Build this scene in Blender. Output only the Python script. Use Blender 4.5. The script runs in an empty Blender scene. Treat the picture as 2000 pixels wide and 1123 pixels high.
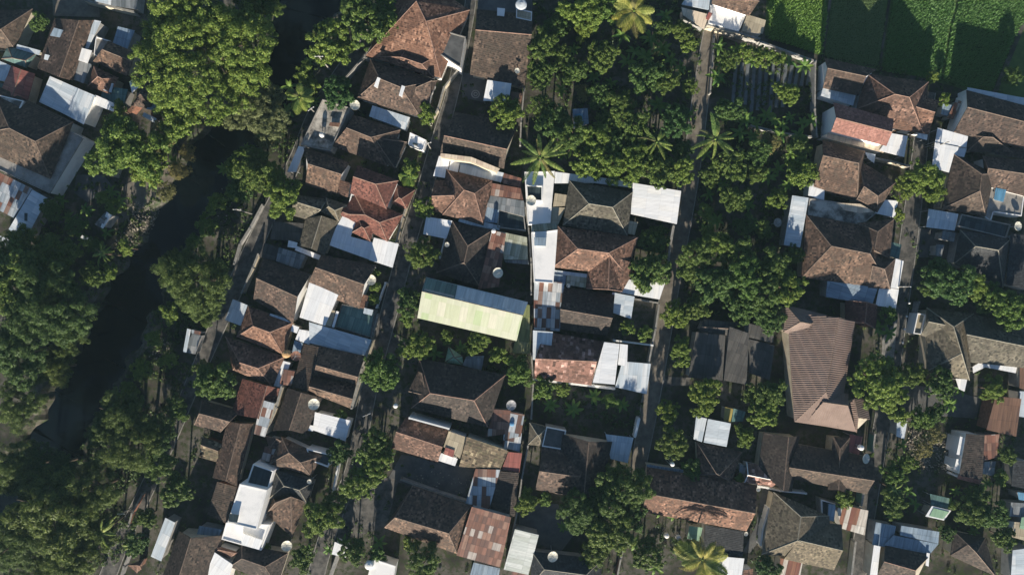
import bpy, bmesh, math, random
import numpy as np
from mathutils import Vector, Matrix
R = math.radians
rnd = random.Random(7)

# ------------------------------------------------------------------ camera, sky, sun, exposure
scn = bpy.context.scene
CAM_H = 135.0                      # drone height above the lanes, metres
SUN_EL, SUN_AZ = 17.0, -5.0        # low sun, a little west of south
cam = bpy.data.objects.new('camera', bpy.data.cameras.new('camera'))
cam.data.sensor_width = 36.0
cam.data.lens = 36.0 * CAM_H / 200.0
cam.data.clip_start = 0.5
cam.data.clip_end = 3000.0
cam.location = (0, 0, CAM_H)
scn.collection.objects.link(cam)
scn.camera = cam

world = bpy.data.worlds.new('World'); scn.world = world
world.use_nodes = True
wn = world.node_tree.nodes; wl = world.node_tree.links
bg = wn.get('Background') or wn.new('ShaderNodeBackground')
sky = wn.new('ShaderNodeTexSky'); sky.sky_type = 'NISHITA'; sky.sun_disc = False
sky.sun_elevation = R(SUN_EL); sky.sun_rotation = R(180 - SUN_AZ)
sky.air_density = 1.0; sky.dust_density = 0.6; sky.ozone_density = 3.5
wl.new(sky.outputs[0], bg.inputs[0]); bg.inputs[1].default_value = 0.058
sun = bpy.data.objects.new('sun', bpy.data.lights.new('sun', 'SUN'))
sun.data.energy = 5.0; sun.data.angle = R(0.5); sun.data.color = (1.0, 0.90, 0.76)
sun.rotation_euler = (R(90 - SUN_EL), 0, R(SUN_AZ))
sun.location = (0, -60, 80)
scn.collection.objects.link(sun)
scn.view_settings.view_transform = 'Standard'; scn.view_settings.look = 'None'
scn.view_settings.exposure = 1.05; scn.view_settings.gamma = 1.0

# thin bluish volume added over the whole quarter to lift the black shadows
hz_me = bpy.data.meshes.new('haze')
hx, hz0, hz1 = 905.0, -5.0, CAM_H + 3
hz_v = [(x, y, z) for z in (hz0, hz1) for y in (-hx, hx) for x in (-hx, hx)]
hz_me.from_pydata(hz_v, [], [(0, 2, 3, 1), (4, 5, 7, 6), (0, 1, 5, 4), (2, 6, 7, 3), (0, 4, 6, 2), (1, 3, 7, 5)])
hz = bpy.data.objects.new('haze', hz_me); scn.collection.objects.link(hz)
hz['kind'] = 'stuff'; hz['label'] = 'thin bluish haze added above the roofs to lift the dark shadows'; hz['category'] = 'haze'
hm = bpy.data.materials.new('haze'); hm.use_nodes = True; hn = hm.node_tree.nodes; hn.clear()
ho = hn.new('ShaderNodeOutputMaterial'); hv = hn.new('ShaderNodeVolumePrincipled')
hv.inputs['Color'].default_value = (.50, .78, .92, 1); hv.inputs['Density'].default_value = 0.00012; hv.inputs['Anisotropy'].default_value = 0.0
hm.node_tree.links.new(hv.outputs[0], ho.inputs['Volume']); hz_me.materials.append(hm)

# ------------------------------------------------------------------ survey grid
# The plan was measured off the aerial photograph in 5 x 4 survey sheets. P() turns a
# sheet reading taken at a known height into a point in metres.
SHEET_Y = (0, 275, 550, 823)
S = 400.0 / 1497.0
def P(t, zx, zy, z=0.0):
    px = t[0]*400 + zx*S; py = SHEET_Y[t[1]] + zy*S
    k = (CAM_H - z) / CAM_H
    return Vector(((px - 1000)/10*k, (561.5 - py)/10*k, z))
def Q(px, py, z=0.0):
    k = (CAM_H - z) / CAM_H
    return Vector(((px - 1000)/10*k, (561.5 - py)/10*k, z))

# ------------------------------------------------------------------ helpers
COL = scn.collection
def tag(o, label=None, cat=None, group=None, kind=None):
    if label: o['label'] = label
    if cat: o['category'] = cat
    if group: o['group'] = group
    if kind: o['kind'] = kind
    return o
def empty(name, loc, label, cat, group=None, rz=0):
    o = bpy.data.objects.new(name, None); COL.objects.link(o)
    o.empty_display_size = 0.5
    o.location = loc; o.rotation_euler = (0, 0, rz)
    return tag(o, label, cat, group)

def face_axes(pts, udir=None):
    n = Vector((0, 0, 0))
    for i in range(len(pts)):
        a, b = pts[i], pts[(i+1) % len(pts)]
        n += a.cross(b)
    if n.length < 1e-9: n = Vector((0, 0, 1))
    n.normalize()
    if udir is not None and abs(udir.normalized().dot(n)) < 0.9:
        u = (udir - n*udir.dot(n)).normalized()
    else:
        u = Vector((0, 0, 1)).cross(n)
        if u.length < 0.08: u = (pts[1]-pts[0]) - n*(pts[1]-pts[0]).dot(n)
        u.normalize()
    return u, n.cross(u)

class MB:
    def __init__(s): s.v = []; s.f = []; s.uv = []
    def face(s, pts, udir=None):
        i = len(s.v); s.v += [Vector(p) for p in pts]
        s.f.append(tuple(range(i, i+len(pts))))
        u, v = face_axes([Vector(p) for p in pts], udir)
        s.uv.append([(Vector(p).dot(u), Vector(p).dot(v)) for p in pts])
    def slab(s, top, th, udir=None, down=None):
        """closed slab under a top polygon (ordered counter-clockwise seen from above)"""
        d = down or Vector((0, 0, -th))
        bot = [p + d for p in top]
        s.face(top, udir); s.face(bot[::-1], udir)
        n = len(top)
        for i in range(n):
            j = (i+1) % n
            s.face([top[i], bot[i], bot[j], top[j]])
    def prism(s, pts, z0, tops):
        top = [Vector((p.x, p.y, t)) for p, t in zip(pts, tops)]
        bot = [Vector((p.x, p.y, z0)) for p in pts]
        s.face(top); s.face(bot[::-1])
        for i in range(len(pts)):
            j = (i+1) % len(pts)
            s.face([top[i], bot[i], bot[j], top[j]])
    def bar(s, a, b, w, h):
        d = (b-a); d.z = 0
        if d.length < 1e-6: return
        d.normalize(); n = Vector((-d.y, d.x, 0))*w/2
        s.prism([a+n, a-n, b-n, b+n], min(a.z, b.z)-h, [a.z, a.z, b.z, b.z])
    def beam(s, a, b, r, k=6, r2=None):
        d = (b-a).normalized(); x = d.orthogonal().normalized(); y = d.cross(x)
        r2 = r if r2 is None else r2
        A = [a + (x*math.cos(t)+y*math.sin(t))*r for t in [2*math.pi*i/k for i in range(k)]]
        B = [b + (x*math.cos(t)+y*math.sin(t))*r2 for t in [2*math.pi*i/k for i in range(k)]]
        for i in range(k):
            j = (i+1) % k
            s.face([A[i], A[j], B[j], B[i]])
        s.face(A[::-1]); s.face(B)
    def lathe(s, prof, k=16, c=Vector((0, 0, 0))):
        rings = [[c + Vector((r*math.cos(2*math.pi*i/k), r*math.sin(2*math.pi*i/k), z)) for i in range(k)] for r, z in prof]
        for a, b in zip(rings, rings[1:]):
            for i in range(k):
                j = (i+1) % k
                s.face([a[i], a[j], b[j], b[i]])
    def build(s, name, mat, parent=None, origin=None, smooth=False):
        me = bpy.data.meshes.new(name)
        o0 = origin if origin is not None else Vector((0, 0, 0))
        me.from_pydata([tuple(p-o0) for p in s.v], [], s.f)
        uvl = me.uv_layers.new(name='uv')
        flat = [c for f in s.uv for q in f for c in q]
        uvl.data.foreach_set('uv', flat)
        if mat: me.materials.append(mat)
        if smooth:
            for p in me.polygons: p.use_smooth = True
        o = bpy.data.objects.new(name, me); COL.objects.link(o)
        if parent: o.parent = parent
        return o

# ------------------------------------------------------------------ materials
MAT = {}
def new_mat(name):
    m = bpy.data.materials.new(name); m.use_nodes = True
    nt = m.node_tree; b = nt.nodes['Principled BSDF']
    MAT[name] = m
    return m, nt, b
def node(nt, typ, **kw):
    n = nt.nodes.new(typ)
    for k, v in kw.items():
        if k == 'inp':
            for kk, vv in v.items(): n.inputs[kk].default_value = vv
        else: setattr(n, k, v)
    return n
def ramp(nt, stops, interp='LINEAR'):
    n = nt.nodes.new('ShaderNodeValToRGB'); r = n.color_ramp; r.interpolation = interp
    while len(r.elements) > 1: r.elements.remove(r.elements[-1])
    r.elements[0].position = stops[0][0]; r.elements[0].color = (*stops[0][1], 1)
    for p, c in stops[1:]:
        e = r.elements.new(p); e.color = (*c, 1)
    return n
def mixrgb(nt, typ, fac, a, b):
    n = nt.nodes.new('ShaderNodeMix'); n.data_type = 'RGBA'; n.blend_type = typ
    for sock, val in ((n.inputs[0], fac), (n.inputs[6], a), (n.inputs[7], b)):
        if hasattr(val, 'node'): nt.links.new(val, sock)
        elif isinstance(val, (int, float)): sock.default_value = val
        else: sock.default_value = (*val, 1)
    return n.outputs[2]
def cells(nt, su, sv):
    """random value per tile / sheet cell of the uv grid, in metres"""
    uv = node(nt, 'ShaderNodeUVMap'); uv.uv_map = 'uv'
    ob = node(nt, 'ShaderNodeObjectInfo')
    mul = node(nt, 'ShaderNodeVectorMath', operation='MULTIPLY'); mul.inputs[1].default_value = (1/su, 1/sv, 0)
    nt.links.new(uv.outputs[0], mul.inputs[0])
    fl = node(nt, 'ShaderNodeVectorMath', operation='FLOOR'); nt.links.new(mul.outputs[0], fl.inputs[0])
    ad = node(nt, 'ShaderNodeVectorMath', operation='ADD'); nt.links.new(fl.outputs[0], ad.inputs[0])
    cm = node(nt, 'ShaderNodeCombineXYZ'); nt.links.new(ob.outputs['Random'], cm.inputs[2])
    sc = node(nt, 'ShaderNodeVectorMath', operation='SCALE'); sc.inputs['Scale'].default_value = 91.0
    nt.links.new(cm.outputs[0], sc.inputs[0]); nt.links.new(sc.outputs[0], ad.inputs[1])
    wnn = node(nt, 'ShaderNodeTexWhiteNoise', noise_dimensions='3D'); nt.links.new(ad.outputs[0], wnn.inputs[0])
    return wnn.outputs['Value'], uv.outputs[0], ob.outputs['Random']
def world_noise(nt, scale, detail=4, rough=0.6, offs=0.0):
    g = node(nt, 'ShaderNodeNewGeometry')
    n = node(nt, 'ShaderNodeTexNoise', inp={'Scale': scale, 'Detail': detail, 'Roughness': rough})
    if offs:
        a = node(nt, 'ShaderNodeVectorMath', operation='ADD'); a.inputs[1].default_value = (offs, offs*.7, offs*1.3)
        nt.links.new(g.outputs['Position'], a.inputs[0]); nt.links.new(a.outputs[0], n.inputs['Vector'])
    else: nt.links.new(g.outputs['Position'], n.inputs['Vector'])
    return n.outputs['Fac']
def uv_wave(nt, uv, per, axis):
    """saw / sine profile across one uv axis for bumps"""
    sp = node(nt, 'ShaderNodeSeparateXYZ'); nt.links.new(uv, sp.inputs[0])
    m = node(nt, 'ShaderNodeMath', operation='MULTIPLY'); m.inputs[1].default_value = 2*math.pi/per
    nt.links.new(sp.outputs[axis], m.inputs[0])
    s = node(nt, 'ShaderNodeMath', operation='SINE'); nt.links.new(m.outputs[0], s.inputs[0])
    return s.outputs[0]
def bump(nt, b, h, strength, dist):
    n = node(nt, 'ShaderNodeBump', inp={'Strength': strength, 'Distance': dist})
    nt.links.new(h, n.inputs['Height']); nt.links.new(n.outputs[0], b.inputs['Normal'])

def tile_mat(name, dark, base, light, speck=0.35, moss=None, moss_amt=0.5, tile=(0.30, 0.34)):
    m, nt, b = new_mat(name)
    val, uv, ob = cells(nt, *tile)
    pos = 0.42 - speck*0.2
    r = ramp(nt, [(0.0, dark), (pos*0.7, dark), (pos, base), (0.72, base), (1.0, light)])
    nt.links.new(val, r.inputs[0])
    nz = world_noise(nt, 0.32, 5, 0.65)
    mx = ramp(nt, [(0.40, (0, 0, 0)), (0.58, (1, 1, 1))]); nt.links.new(nz, mx.inputs[0])
    avg = tuple(d*.6+bb*.4 for d, bb in zip(dark, base))
    c1 = mixrgb(nt, 'MIX', mx.outputs[0], avg, r.outputs[0])
    if moss:
        nz2 = world_noise(nt, 0.9, 5, 0.7, 31.0)
        m2 = ramp(nt, [(0.5, (0, 0, 0)), (0.68, (moss_amt,)*3)]); nt.links.new(nz2, m2.inputs[0])
        c1 = mixrgb(nt, 'MIX', m2.outputs[0], c1, moss)
    # each roof has weathered a little differently
    vr = ramp(nt, [(0, (0.78, 0.80, 0.84)), (0.5, (1, 1, 1)), (1, (1.18, 1.10, 1.02))]); nt.links.new(ob, vr.inputs[0])
    c1 = mixrgb(nt, 'MULTIPLY', 1.0, c1, vr.outputs[0])
    st = world_noise(nt, 2.2, 3, 0.6, 11.0)
    sr = ramp(nt, [(0.3, (0.6, 0.6, 0.62)), (0.6, (1.08, 1.06, 1.04))]); nt.links.new(st, sr.inputs[0])
    c1 = mixrgb(nt, 'MULTIPLY', 1.0, c1, sr.outputs[0])
    nt.links.new(c1, b.inputs['Base Color'])
    b.inputs['Roughness'].default_value = 0.85
    b.inputs['Specular IOR Level'].default_value = 0.25
    bump(nt, b, uv_wave(nt, uv, tile[1], 1), 0.28, 0.03)
    return m
def sheet_mat(name, stops, cell=(0.85, 2.0), rust=0.25, rough=0.55, rib=0.22, interp='CONSTANT', metal=0.0, streak=0.35, rustc=(0.16, 0.07, 0.04), lap=.78, bmp=.5):
    m, nt, b = new_mat(name)
    val, uv, ob = cells(nt, *cell)
    r = ramp(nt, stops, interp); nt.links.new(val, r.inputs[0])
    c = r.outputs[0]
    # run-off streaks along the fall of the sheet
    mp = node(nt, 'ShaderNodeVectorMath', operation='MULTIPLY'); mp.inputs[1].default_value = (2.6, 0.22, 0)
    nt.links.new(uv, mp.inputs[0])
    sn = node(nt, 'ShaderNodeTexNoise', inp={'Scale': 1.0, 'Detail': 4, 'Roughness': 0.6}); nt.links.new(mp.outputs[0], sn.inputs['Vector'])
    sr = ramp(nt, [(0.35, (1-streak,)*3), (0.62, (1.03,)*3)]); nt.links.new(sn.outputs[0], sr.inputs[0])
    c = mixrgb(nt, 'MULTIPLY', 1.0, c, sr.outputs[0])
    # overlaps between the sheets, each a thin dark line
    for ax, per in ((0, cell[0]), (1, cell[1])):
        sx_ = node(nt, 'ShaderNodeSeparateXYZ'); nt.links.new(uv, sx_.inputs[0])
        dv = node(nt, 'ShaderNodeMath', operation='MULTIPLY'); dv.inputs[1].default_value = 1/per; nt.links.new(sx_.outputs[ax], dv.inputs[0])
        fr_ = node(nt, 'ShaderNodeMath', operation='FRACT'); nt.links.new(dv.outputs[0], fr_.inputs[0])
        lr = ramp(nt, [(0, (lap,)*3), (min(.45, .10/per), (lap,)*3), (min(.5, .16/per), (1, 1, 1))]); nt.links.new(fr_.outputs[0], lr.inputs[0])
        c = mixrgb(nt, 'MULTIPLY', 1.0, c, lr.outputs[0])
    if rust > 0:
        rn = world_noise(nt, 0.55, 6, 0.7, 5.0)
        rr = ramp(nt, [(0.56, (0, 0, 0)), (0.74, (rust,)*3)]); nt.links.new(rn, rr.inputs[0])
        c = mixrgb(nt, 'MIX', rr.outputs[0], c, rustc)
    nt.links.new(c, b.inputs['Base Color'])
    b.inputs['Roughness'].default_value = rough; b.inputs['Metallic'].default_value = metal
    if rib: bump(nt, b, uv_wave(nt, uv, rib, 0), bmp, 0.02)
    return m
def plain_mat(name, a, bcol, scale=0.8, rough=0.85, detail=5, lo=0.35, hi=0.65, bmp=0.0, spec=0.3):
    m, nt, b = new_mat(name)
    nz = world_noise(nt, scale, detail, 0.65)
    r = ramp(nt, [(lo, a), (hi, bcol)]); nt.links.new(nz, r.inputs[0])
    nt.links.new(r.outputs[0], b.inputs['Base Color'])
    b.inputs['Roughness'].default_value = rough; b.inputs['Specular IOR Level'].default_value = spec
    if bmp: bump(nt, b, nz, bmp, 0.1)
    return m

tile_mat('tile_red', (.050, .033, .027), (.160, .095, .070), (.34, .21, .155), .75, (.06, .052, .044), .5, (.34, .38))
tile_mat('tile_brown', (.038, .029, .026), (.118, .083, .064), (.245, .168, .127), .7, (.055, .053, .046), .6, (.34, .38))
tile_mat('tile_dull', (.031, .027, .025), (.078, .062, .052), (.145, .113, .09), .6, (.05, .05, .042), .5, (.34, .38))
tile_mat('tile_orange', (.07, .04, .031), (.215, .125, .088), (.37, .235, .17), .6, (.08, .06, .05), .4, (.34, .38))
tile_mat('tile_grey', (.058, .053, .042), (.138, .124, .094), (.22, .20, .15), .5, (.08, .082, .055), .5, (.34, .38))
tile_mat('tile_mossy', (.045, .038, .028), (.135, .106, .072), (.42, .35, .23), .85, (.08, .09, .045), .6, (.5, .55))
tile_mat('tile_speckled', (.075, .045, .034), (.24, .13, .10), (.78, .50, .42), 1.0, None, .5, (.55, .7))
tile_mat('tile_slate', (.027, .030, .034), (.045, .050, .055), (.075, .081, .086), .4)
tile_mat('tile_pink', (.22, .11, .088), (.31, .155, .125), (.38, .21, .17), .2)
tile_mat('tile_maroon', (.066, .032, .028), (.165, .073, .058), (.235, .115, .09), .4)
W1 = [(0, (.78, .79, .79)), (.4, (.72, .74, .75)), (.75, (.80, .80, .78))]
sheet_mat('metal_white', W1, (1.0, 2.6), .10, .5, .25, streak=.12, lap=.93, bmp=.18)
sheet_mat('metal_pale', [(0, (.50, .56, .60)), (.35, (.58, .63, .66)), (.7, (.46, .53, .58)), (.9, (.66, .69, .70))], (.9, 2.4), .15, .5, .25, streak=.2, lap=.9, bmp=.25)
sheet_mat('metal_blue', [(0, (.24, .32, .40)), (.4, (.29, .37, .44)), (.75, (.21, .28, .35))], (.9, 2.4), .12, .5, .25)
sheet_mat('metal_grey', [(0, (.17, .19, .20)), (.35, (.23, .25, .26)), (.7, (.13, .15, .16)), (.9, (.30, .31, .31))], (.9, 2.2), .25, .6, .22)
sheet_mat('metal_rust', [(0, (.17, .075, .05)), (.25, (.24, .11, .075)), (.5, (.13, .065, .05)), (.7, (.30, .17, .12)), (.9, (.44, .39, .35))], (.8, 1.5), .5, .7, .22)
sheet_mat('metal_patch', [(0, (.46, .50, .53)), (.25, (.20, .09, .06)), (.42, (.32, .37, .41)), (.6, (.13, .07, .055)), (.72, (.58, .59, .58)), (.88, (.26, .17, .13))], (.85, 1.8), .4, .6, .22)
sheet_mat('metal_striped', [(0, (.62, .56, .48)), (.3, (.22, .085, .055)), (.55, (.70, .66, .58)), (.78, (.27, .12, .07))], (.85, 30.0), .3, .6, .22)
sheet_mat('metal_red', [(0, (.32, .10, .08)), (.5, (.26, .09, .075)), (.8, (.40, .16, .12))], (.9, 2.2), .3, .6, .22)
sheet_mat('sheet_green', [(0, (.38, .40, .30)), (.30, (.35, .38, .26)), (.5, (.42, .42, .33)), (.76, (.30, .37, .21)), (.88, (.37, .40, .28))], (1.4, 2.9), .05, .5, .2, streak=.12, lap=.97, bmp=.15)
sheet_mat('sheet_teal', [(0, (.10, .19, .17)), (.5, (.15, .25, .22)), (.8, (.08, .15, .14))], (1.0, 2.4), .05, .5, .2)
sheet_mat('sheet_olive', [(0, (.20, .23, .09)), (.5, (.27, .28, .13)), (.8, (.15, .18, .07))], (1.0, 2.4), .2, .6, .2)
sheet_mat('sheet_moss', [(0, (.42, .44, .34)), (.4, (.30, .31, .22)), (.7, (.50, .51, .42))], (.9, 3.0), .4, .6, .25, rustc=(.12, .10, .05))
sheet_mat('sheet_pale', [(0, (.58, .62, .58)), (.4, (.50, .54, .49)), (.7, (.64, .67, .63))], (.9, 3.0), .15, .55, .25, streak=.25, lap=.88, bmp=.25)
sheet_mat('sheet_cream', [(0, (.62, .52, .38)), (.4, (.72, .60, .45)), (.75, (.56, .44, .33))], (1.2, 3.0), .1, .6, .2, streak=.2)
sheet_mat('sheet_brown', [(0, (.17, .095, .06)), (.5, (.20, .11, .07)), (.8, (.145, .08, .055))], (.9, 3.0), .2, .6, .25)
sheet_mat('felt_dark', [(0, (.075, .072, .066)), (.4, (.095, .09, .082)), (.7, (.06, .058, .055))], (1.0, 2.0), .3, .9, .25, rustc=(.15, .14, .12))
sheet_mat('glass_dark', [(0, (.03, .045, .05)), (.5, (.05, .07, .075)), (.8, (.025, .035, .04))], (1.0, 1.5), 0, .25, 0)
sheet_mat('tarp_blue', [(0, (.10, .27, .42)), (.5, (.13, .31, .47))], (3, 3), 0, .6, 0)
sheet_mat('tarp_green', [(0, (.22, .36, .24)), (.5, (.26, .42, .28))], (3, 3), 0, .6, 0, streak=.2)
sheet_mat('sheet_yellow', [(0, (.42, .33, .08)), (.5, (.36, .29, .08))], (1, 2.4), .2, .6, .2)
sheet_mat('sheet_tan', [(0, (.42, .36, .25)), (.4, (.36, .31, .22)), (.75, (.47, .41, .29))], (1.0, 2.2), .1, .6, .2, streak=.2)
plain_mat('concrete', (.20, .19, .17), (.36, .34, .31), .6)
plain_mat('concrete_mottled', (.10, .095, .085), (.50, .47, .41), .45, lo=.40, hi=.60)
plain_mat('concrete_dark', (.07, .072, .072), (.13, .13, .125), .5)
plain_mat('plaster_white', (.66, .66, .64), (.82, .81, .78), .5, lo=.25, hi=.5)
plain_mat('plaster_cream', (.46, .40, .30), (.60, .54, .42), .7)
plain_mat('plaster_grey', (.24, .24, .23), (.38, .37, .35), .7)
plain_mat('plaster_teal', (.09, .22, .19), (.14, .30, .26), .7)
plain_mat('brick_wall', (.17, .085, .06), (.30, .15, .10), 2.0)
plain_mat('wood', (.10, .055, .03), (.20, .11, .06), 2.0)
plain_mat('wood_pale', (.42, .33, .22), (.55, .44, .30), 2.0)
plain_mat('asphalt', (.055, .054, .051), (.14, .132, .118), .7, lo=.40, hi=.60, detail=7, bmp=.1)
plain_mat('path_soil', (.11, .098, .08), (.21, .185, .15), .7, bmp=.15)
plain_mat('kerb_concrete', (.18, .175, .16), (.32, .31, .28), 1.5)
plain_mat('painted_white', (.70, .70, .67), (.80, .80, .77), 1.5, .5)
plain_mat('dish_cream', (.60, .58, .47), (.74, .72, .60), 1.5, .5)
plain_mat('tank_orange', (.45, .27, .12), (.55, .36, .18), 2.0, .5)
plain_mat('tank_blue', (.10, .25, .42), (.13, .30, .48), 2.0, .45)
plain_mat('steel', (.30, .31, .32), (.42, .42, .42), 2.0, .4)
plain_mat('bark', (.07, .05, .035), (.16, .12, .085), 3.0)
plain_mat('litter_pale', (.14, .11, .08), (.55, .50, .42), 3.0, lo=.3, hi=.7)
plain_mat('ridge_red', (.17, .10, .075), (.30, .195, .15), 2.0)
plain_mat('ridge_grey', (.17, .16, .125), (.28, .26, .21), 2.0)
plain_mat('ridge_dull', (.10, .075, .06), (.21, .155, .12), 2.0)
plain_mat('pane_glass', (.02, .025, .03), (.04, .05, .055), 1.0, .1, spec=.6)
plain_mat('tile_ribbed', (.175, .124, .102), (.228, .165, .136), .5, .7)
# ------------------------------------------------------------------ land: one sheet with the river bed cut into it
RIVER = [(640, -400, 62), (610, -60, 62), (592, 20, 58), (562, 120, 46), (500, 200, 50), (435, 285, 48), (385, 360, 44),
         (332, 450, 40), (290, 520, 42), (235, 610, 48), (192, 700, 44), (142, 790, 42), (100, 870, 46), (40, 950, 46), (-60, 1060, 46), (-400, 1350, 50)]
def river_pts():
    pts = []
    for (a, b) in zip(RIVER, RIVER[1:]):
        for k in range(8):
            t = k/8; pts.append(tuple(a[i]*(1-t)+b[i]*t for i in range(3)))
    pts.append(RIVER[-1])
    return [((p[0]-1000)/10, (561.5-p[1])/10, p[2]/10) for p in pts]
RV = np.array(river_pts())
def river_depth(x, y):
    d = np.hypot(RV[:, 0]-x, RV[:, 1]-y) - RV[:, 2]
    d = d.min() + 0.9*math.sin(x*.9+y*.4)*.6 + .5*math.sin(y*1.7-x*.5)
    t = min(max((2.2 - d)/3.6, 0), 1)
    return -3.0*t*t*(3-2*t)
xs = [-900, -500, -300, -200, -150] + [i for i in np.arange(-125, -30, 1.0)] + [i for i in np.arange(-30, 126, 4.0)] + [150, 200, 300, 500, 900]
ys = [-900, -500, -300, -200, -140, -110, -90] + [i for i in np.arange(-75, 76, 1.0)] + [90, 110, 140, 200, 300, 500, 900]
verts, faces = [], []
for y in ys:
    for x in xs:
        z = river_depth(x, y) if x < -20 else 0.0
        if z == 0.0 and abs(x) < 130: z = 0.04*math.sin(x*.7)*math.sin(y*.6) - 0.04
        verts.append((x, y, z))
nx = len(xs)
for j in range(len(ys)-1):
    for i in range(nx-1):
        a = j*nx+i; faces.append((a, a+1, a+nx+1, a+nx))
me = bpy.data.meshes.new('ground'); me.from_pydata(verts, [], faces)
m, nt, b = new_mat('ground_earth')
n1 = world_noise(nt, .12, 6, .65); n2 = world_noise(nt, 1.1, 5, .7, 17.0)
r1 = ramp(nt, [(.40, (.035, .034, .03)), (.5, (.075, .068, .056)), (.60, (.125, .116, .10))]); nt.links.new(n1, r1.inputs[0])
r2 = ramp(nt, [(.46, (0, 0, 0)), (.60, (.85, .85, .85))]); nt.links.new(n2, r2.inputs[0])
nt.links.new(mixrgb(nt, 'MIX', r2.outputs[0], r1.outputs[0], (.035, .052, .018)), b.inputs['Base Color'])
b.inputs['Roughness'].default_value = .95; b.inputs['Specular IOR Level'].default_value = .1
bump(nt, b, n2, .3, .15)
me.materials.append(m)
g = bpy.data.objects.new('ground', me); COL.objects.link(g); tag(g, 'dark earth and grass between the houses, cut by the river bed', 'ground', kind='structure')

m, nt, b = new_mat('river_water')
wv = world_noise(nt, .5, 3, .5); rr = ramp(nt, [(.3, (.002, .0045, .006)), (.7, (.004, .007, .0085))]); nt.links.new(wv, rr.inputs[0])
nt.links.new(rr.outputs[0], b.inputs['Base Color']); b.inputs['Roughness'].default_value = .12; b.inputs['IOR'].default_value = 1.33
w2 = world_noise(nt, 2.5, 3, .5); bump(nt, b, w2, .12, .05)
mb = MB()
for (x0, y0, h0), (x1, y1, h1) in zip(RV, RV[1:]):
    d = Vector((x1-x0, y1-y0, 0)).normalized(); n = Vector((-d.y, d.x, 0))
    e = Vector((0, 0, -1.7))
    mb.face([Vector((x0, y0, 0))+n*(h0+5)+e, Vector((x0, y0, 0))-n*(h0+5)+e, Vector((x1, y1, 0))-n*(h1+5)+e, Vector((x1, y1, 0))+n*(h1+5)+e])
riv = mb.build('river', MAT['river_water']); tag(riv, 'dark slow river running past the houses at the left', 'river', kind='structure')

# lanes
def lane(name, pts, label, mat, z=.05, kerb=True):
    mb = MB(); kb = MB()
    V = [(Q(x, y), w/20) for x, y, w in pts]
    # subdivide and smooth the centre line
    C = []
    for i in range(len(V)-1):
        for k in range(4):
            t = k/4; C.append((V[i][0].lerp(V[i+1][0], t), V[i][1]*(1-t)+V[i+1][1]*t))
    C.append(V[-1])
    for _ in range(2):
        C = [C[0]] + [((C[i-1][0]+C[i][0]*2+C[i+1][0])/4, (C[i-1][1]+C[i][1]*2+C[i+1][1])/4) for i in range(1, len(C)-1)] + [C[-1]]
    L, Rr = [], []
    for i in range(len(C)):
        d = (C[min(i+1, len(C)-1)][0]-C[max(i-1, 0)][0]).normalized(); n = Vector((-d.y, d.x, 0))
        L.append(C[i][0]+n*C[i][1]); Rr.append(C[i][0]-n*C[i][1])
    up = Vector((0, 0, z))
    for i in range(len(C)-1):
        mb.face([L[i]+up, Rr[i]+up, Rr[i+1]+up, L[i+1]+up])
        for side in (L, Rr):
            if kerb: kb.bar(side[i]+Vector((0, 0, .13)), side[i+1]+Vector((0, 0, .13)), .16, .2)
    o = mb.build(name, MAT[mat]); tag(o, label, 'lane', kind='structure')
    if kerb:
        k = kb.build('kerb', MAT['kerb_concrete'], o)
lane('lane', [(800, -60, 26), (752, 40, 27), (700, 98, 28), (655, 160, 28), (612, 225, 27), (585, 300, 27), (550, 370, 27), (520, 430, 30), (492, 490, 34), (465, 550, 34), (432, 620, 32), (402, 690, 30),
      (372, 760, 28), (330, 860, 28), (285, 960, 28), (240, 1050, 30), (205, 1140, 32), (180, 1200, 32)], 'narrow paved lane along the river bank', 'asphalt')
lane('lane', [(925, -60, 22), (918, 20, 20), (902, 100, 22), (882, 190, 24), (858, 270, 28), (830, 370, 30), (800, 460, 32), (776, 550, 32), (752, 640, 32), (725, 740, 30), (706, 840, 30), (690, 920, 28), (655, 1000, 30), (625, 1090, 32), (600, 1200, 32)],
     'paved lane winding between the white house and the green roofed hall', 'asphalt')
lane('lane', [(1392, 50, 30), (1380, 110, 30), (1368, 190, 32), (1357, 280, 34), (1342, 370, 38), (1326, 460, 38), (1308, 560, 36), (1292, 660, 34), (1275, 760, 34), (1256, 860, 32), (1240, 950, 26)], 'earth lane along the orchard', 'path_soil')
lane('lane', [(1815, 180, 24), (1800, 260, 28), (1790, 350, 30), (1778, 440, 34), (1766, 530, 34), (1752, 620, 36), (1742, 710, 34), (1727, 800, 32), (1710, 900, 32), (1695, 990, 32), (1678, 1080, 34), (1665, 1200, 34)], 'grey lane between the right hand houses', 'asphalt')
lane('path', [(745, 660, 40), (800, 690, 40), (830, 700, 30)], 'dark side path behind the green hall', 'asphalt', .046, False)

def patch(name, t, pts, mat, label, z=.02, cat='yard'):
    mb = MB(); V = [P(t, pts[i], pts[i+1], 0)+Vector((0, 0, z)) for i in range(0, len(pts), 2)]
    if sum(V[i].x*V[(i+1) % len(V)].y - V[(i+1) % len(V)].x*V[i].y for i in range(len(V))) < 0: V = V[::-1]
    mb.face(V); o = mb.build(name, MAT[mat]); tag(o, label, cat, kind='structure'); return o
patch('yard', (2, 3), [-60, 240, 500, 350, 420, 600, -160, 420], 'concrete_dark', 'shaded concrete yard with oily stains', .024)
patch('yard', (1, 3), [1000, 380, 1420, 420, 1330, 760, 960, 900, 990, 640], 'asphalt', 'open asphalt yard beside the lane', .028)
patch('yard', (3, 2), [220, 690, 560, 700, 540, 760, 240, 760], 'asphalt', 'side yard of the dark sheds', .032)
patch('yard', (2, 3), [800, 600, 1080, 600, 1250, 760, 1100, 960, 800, 830], 'concrete_dark', 'dark yard between the pale metal roof and the trees', .027)
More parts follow.
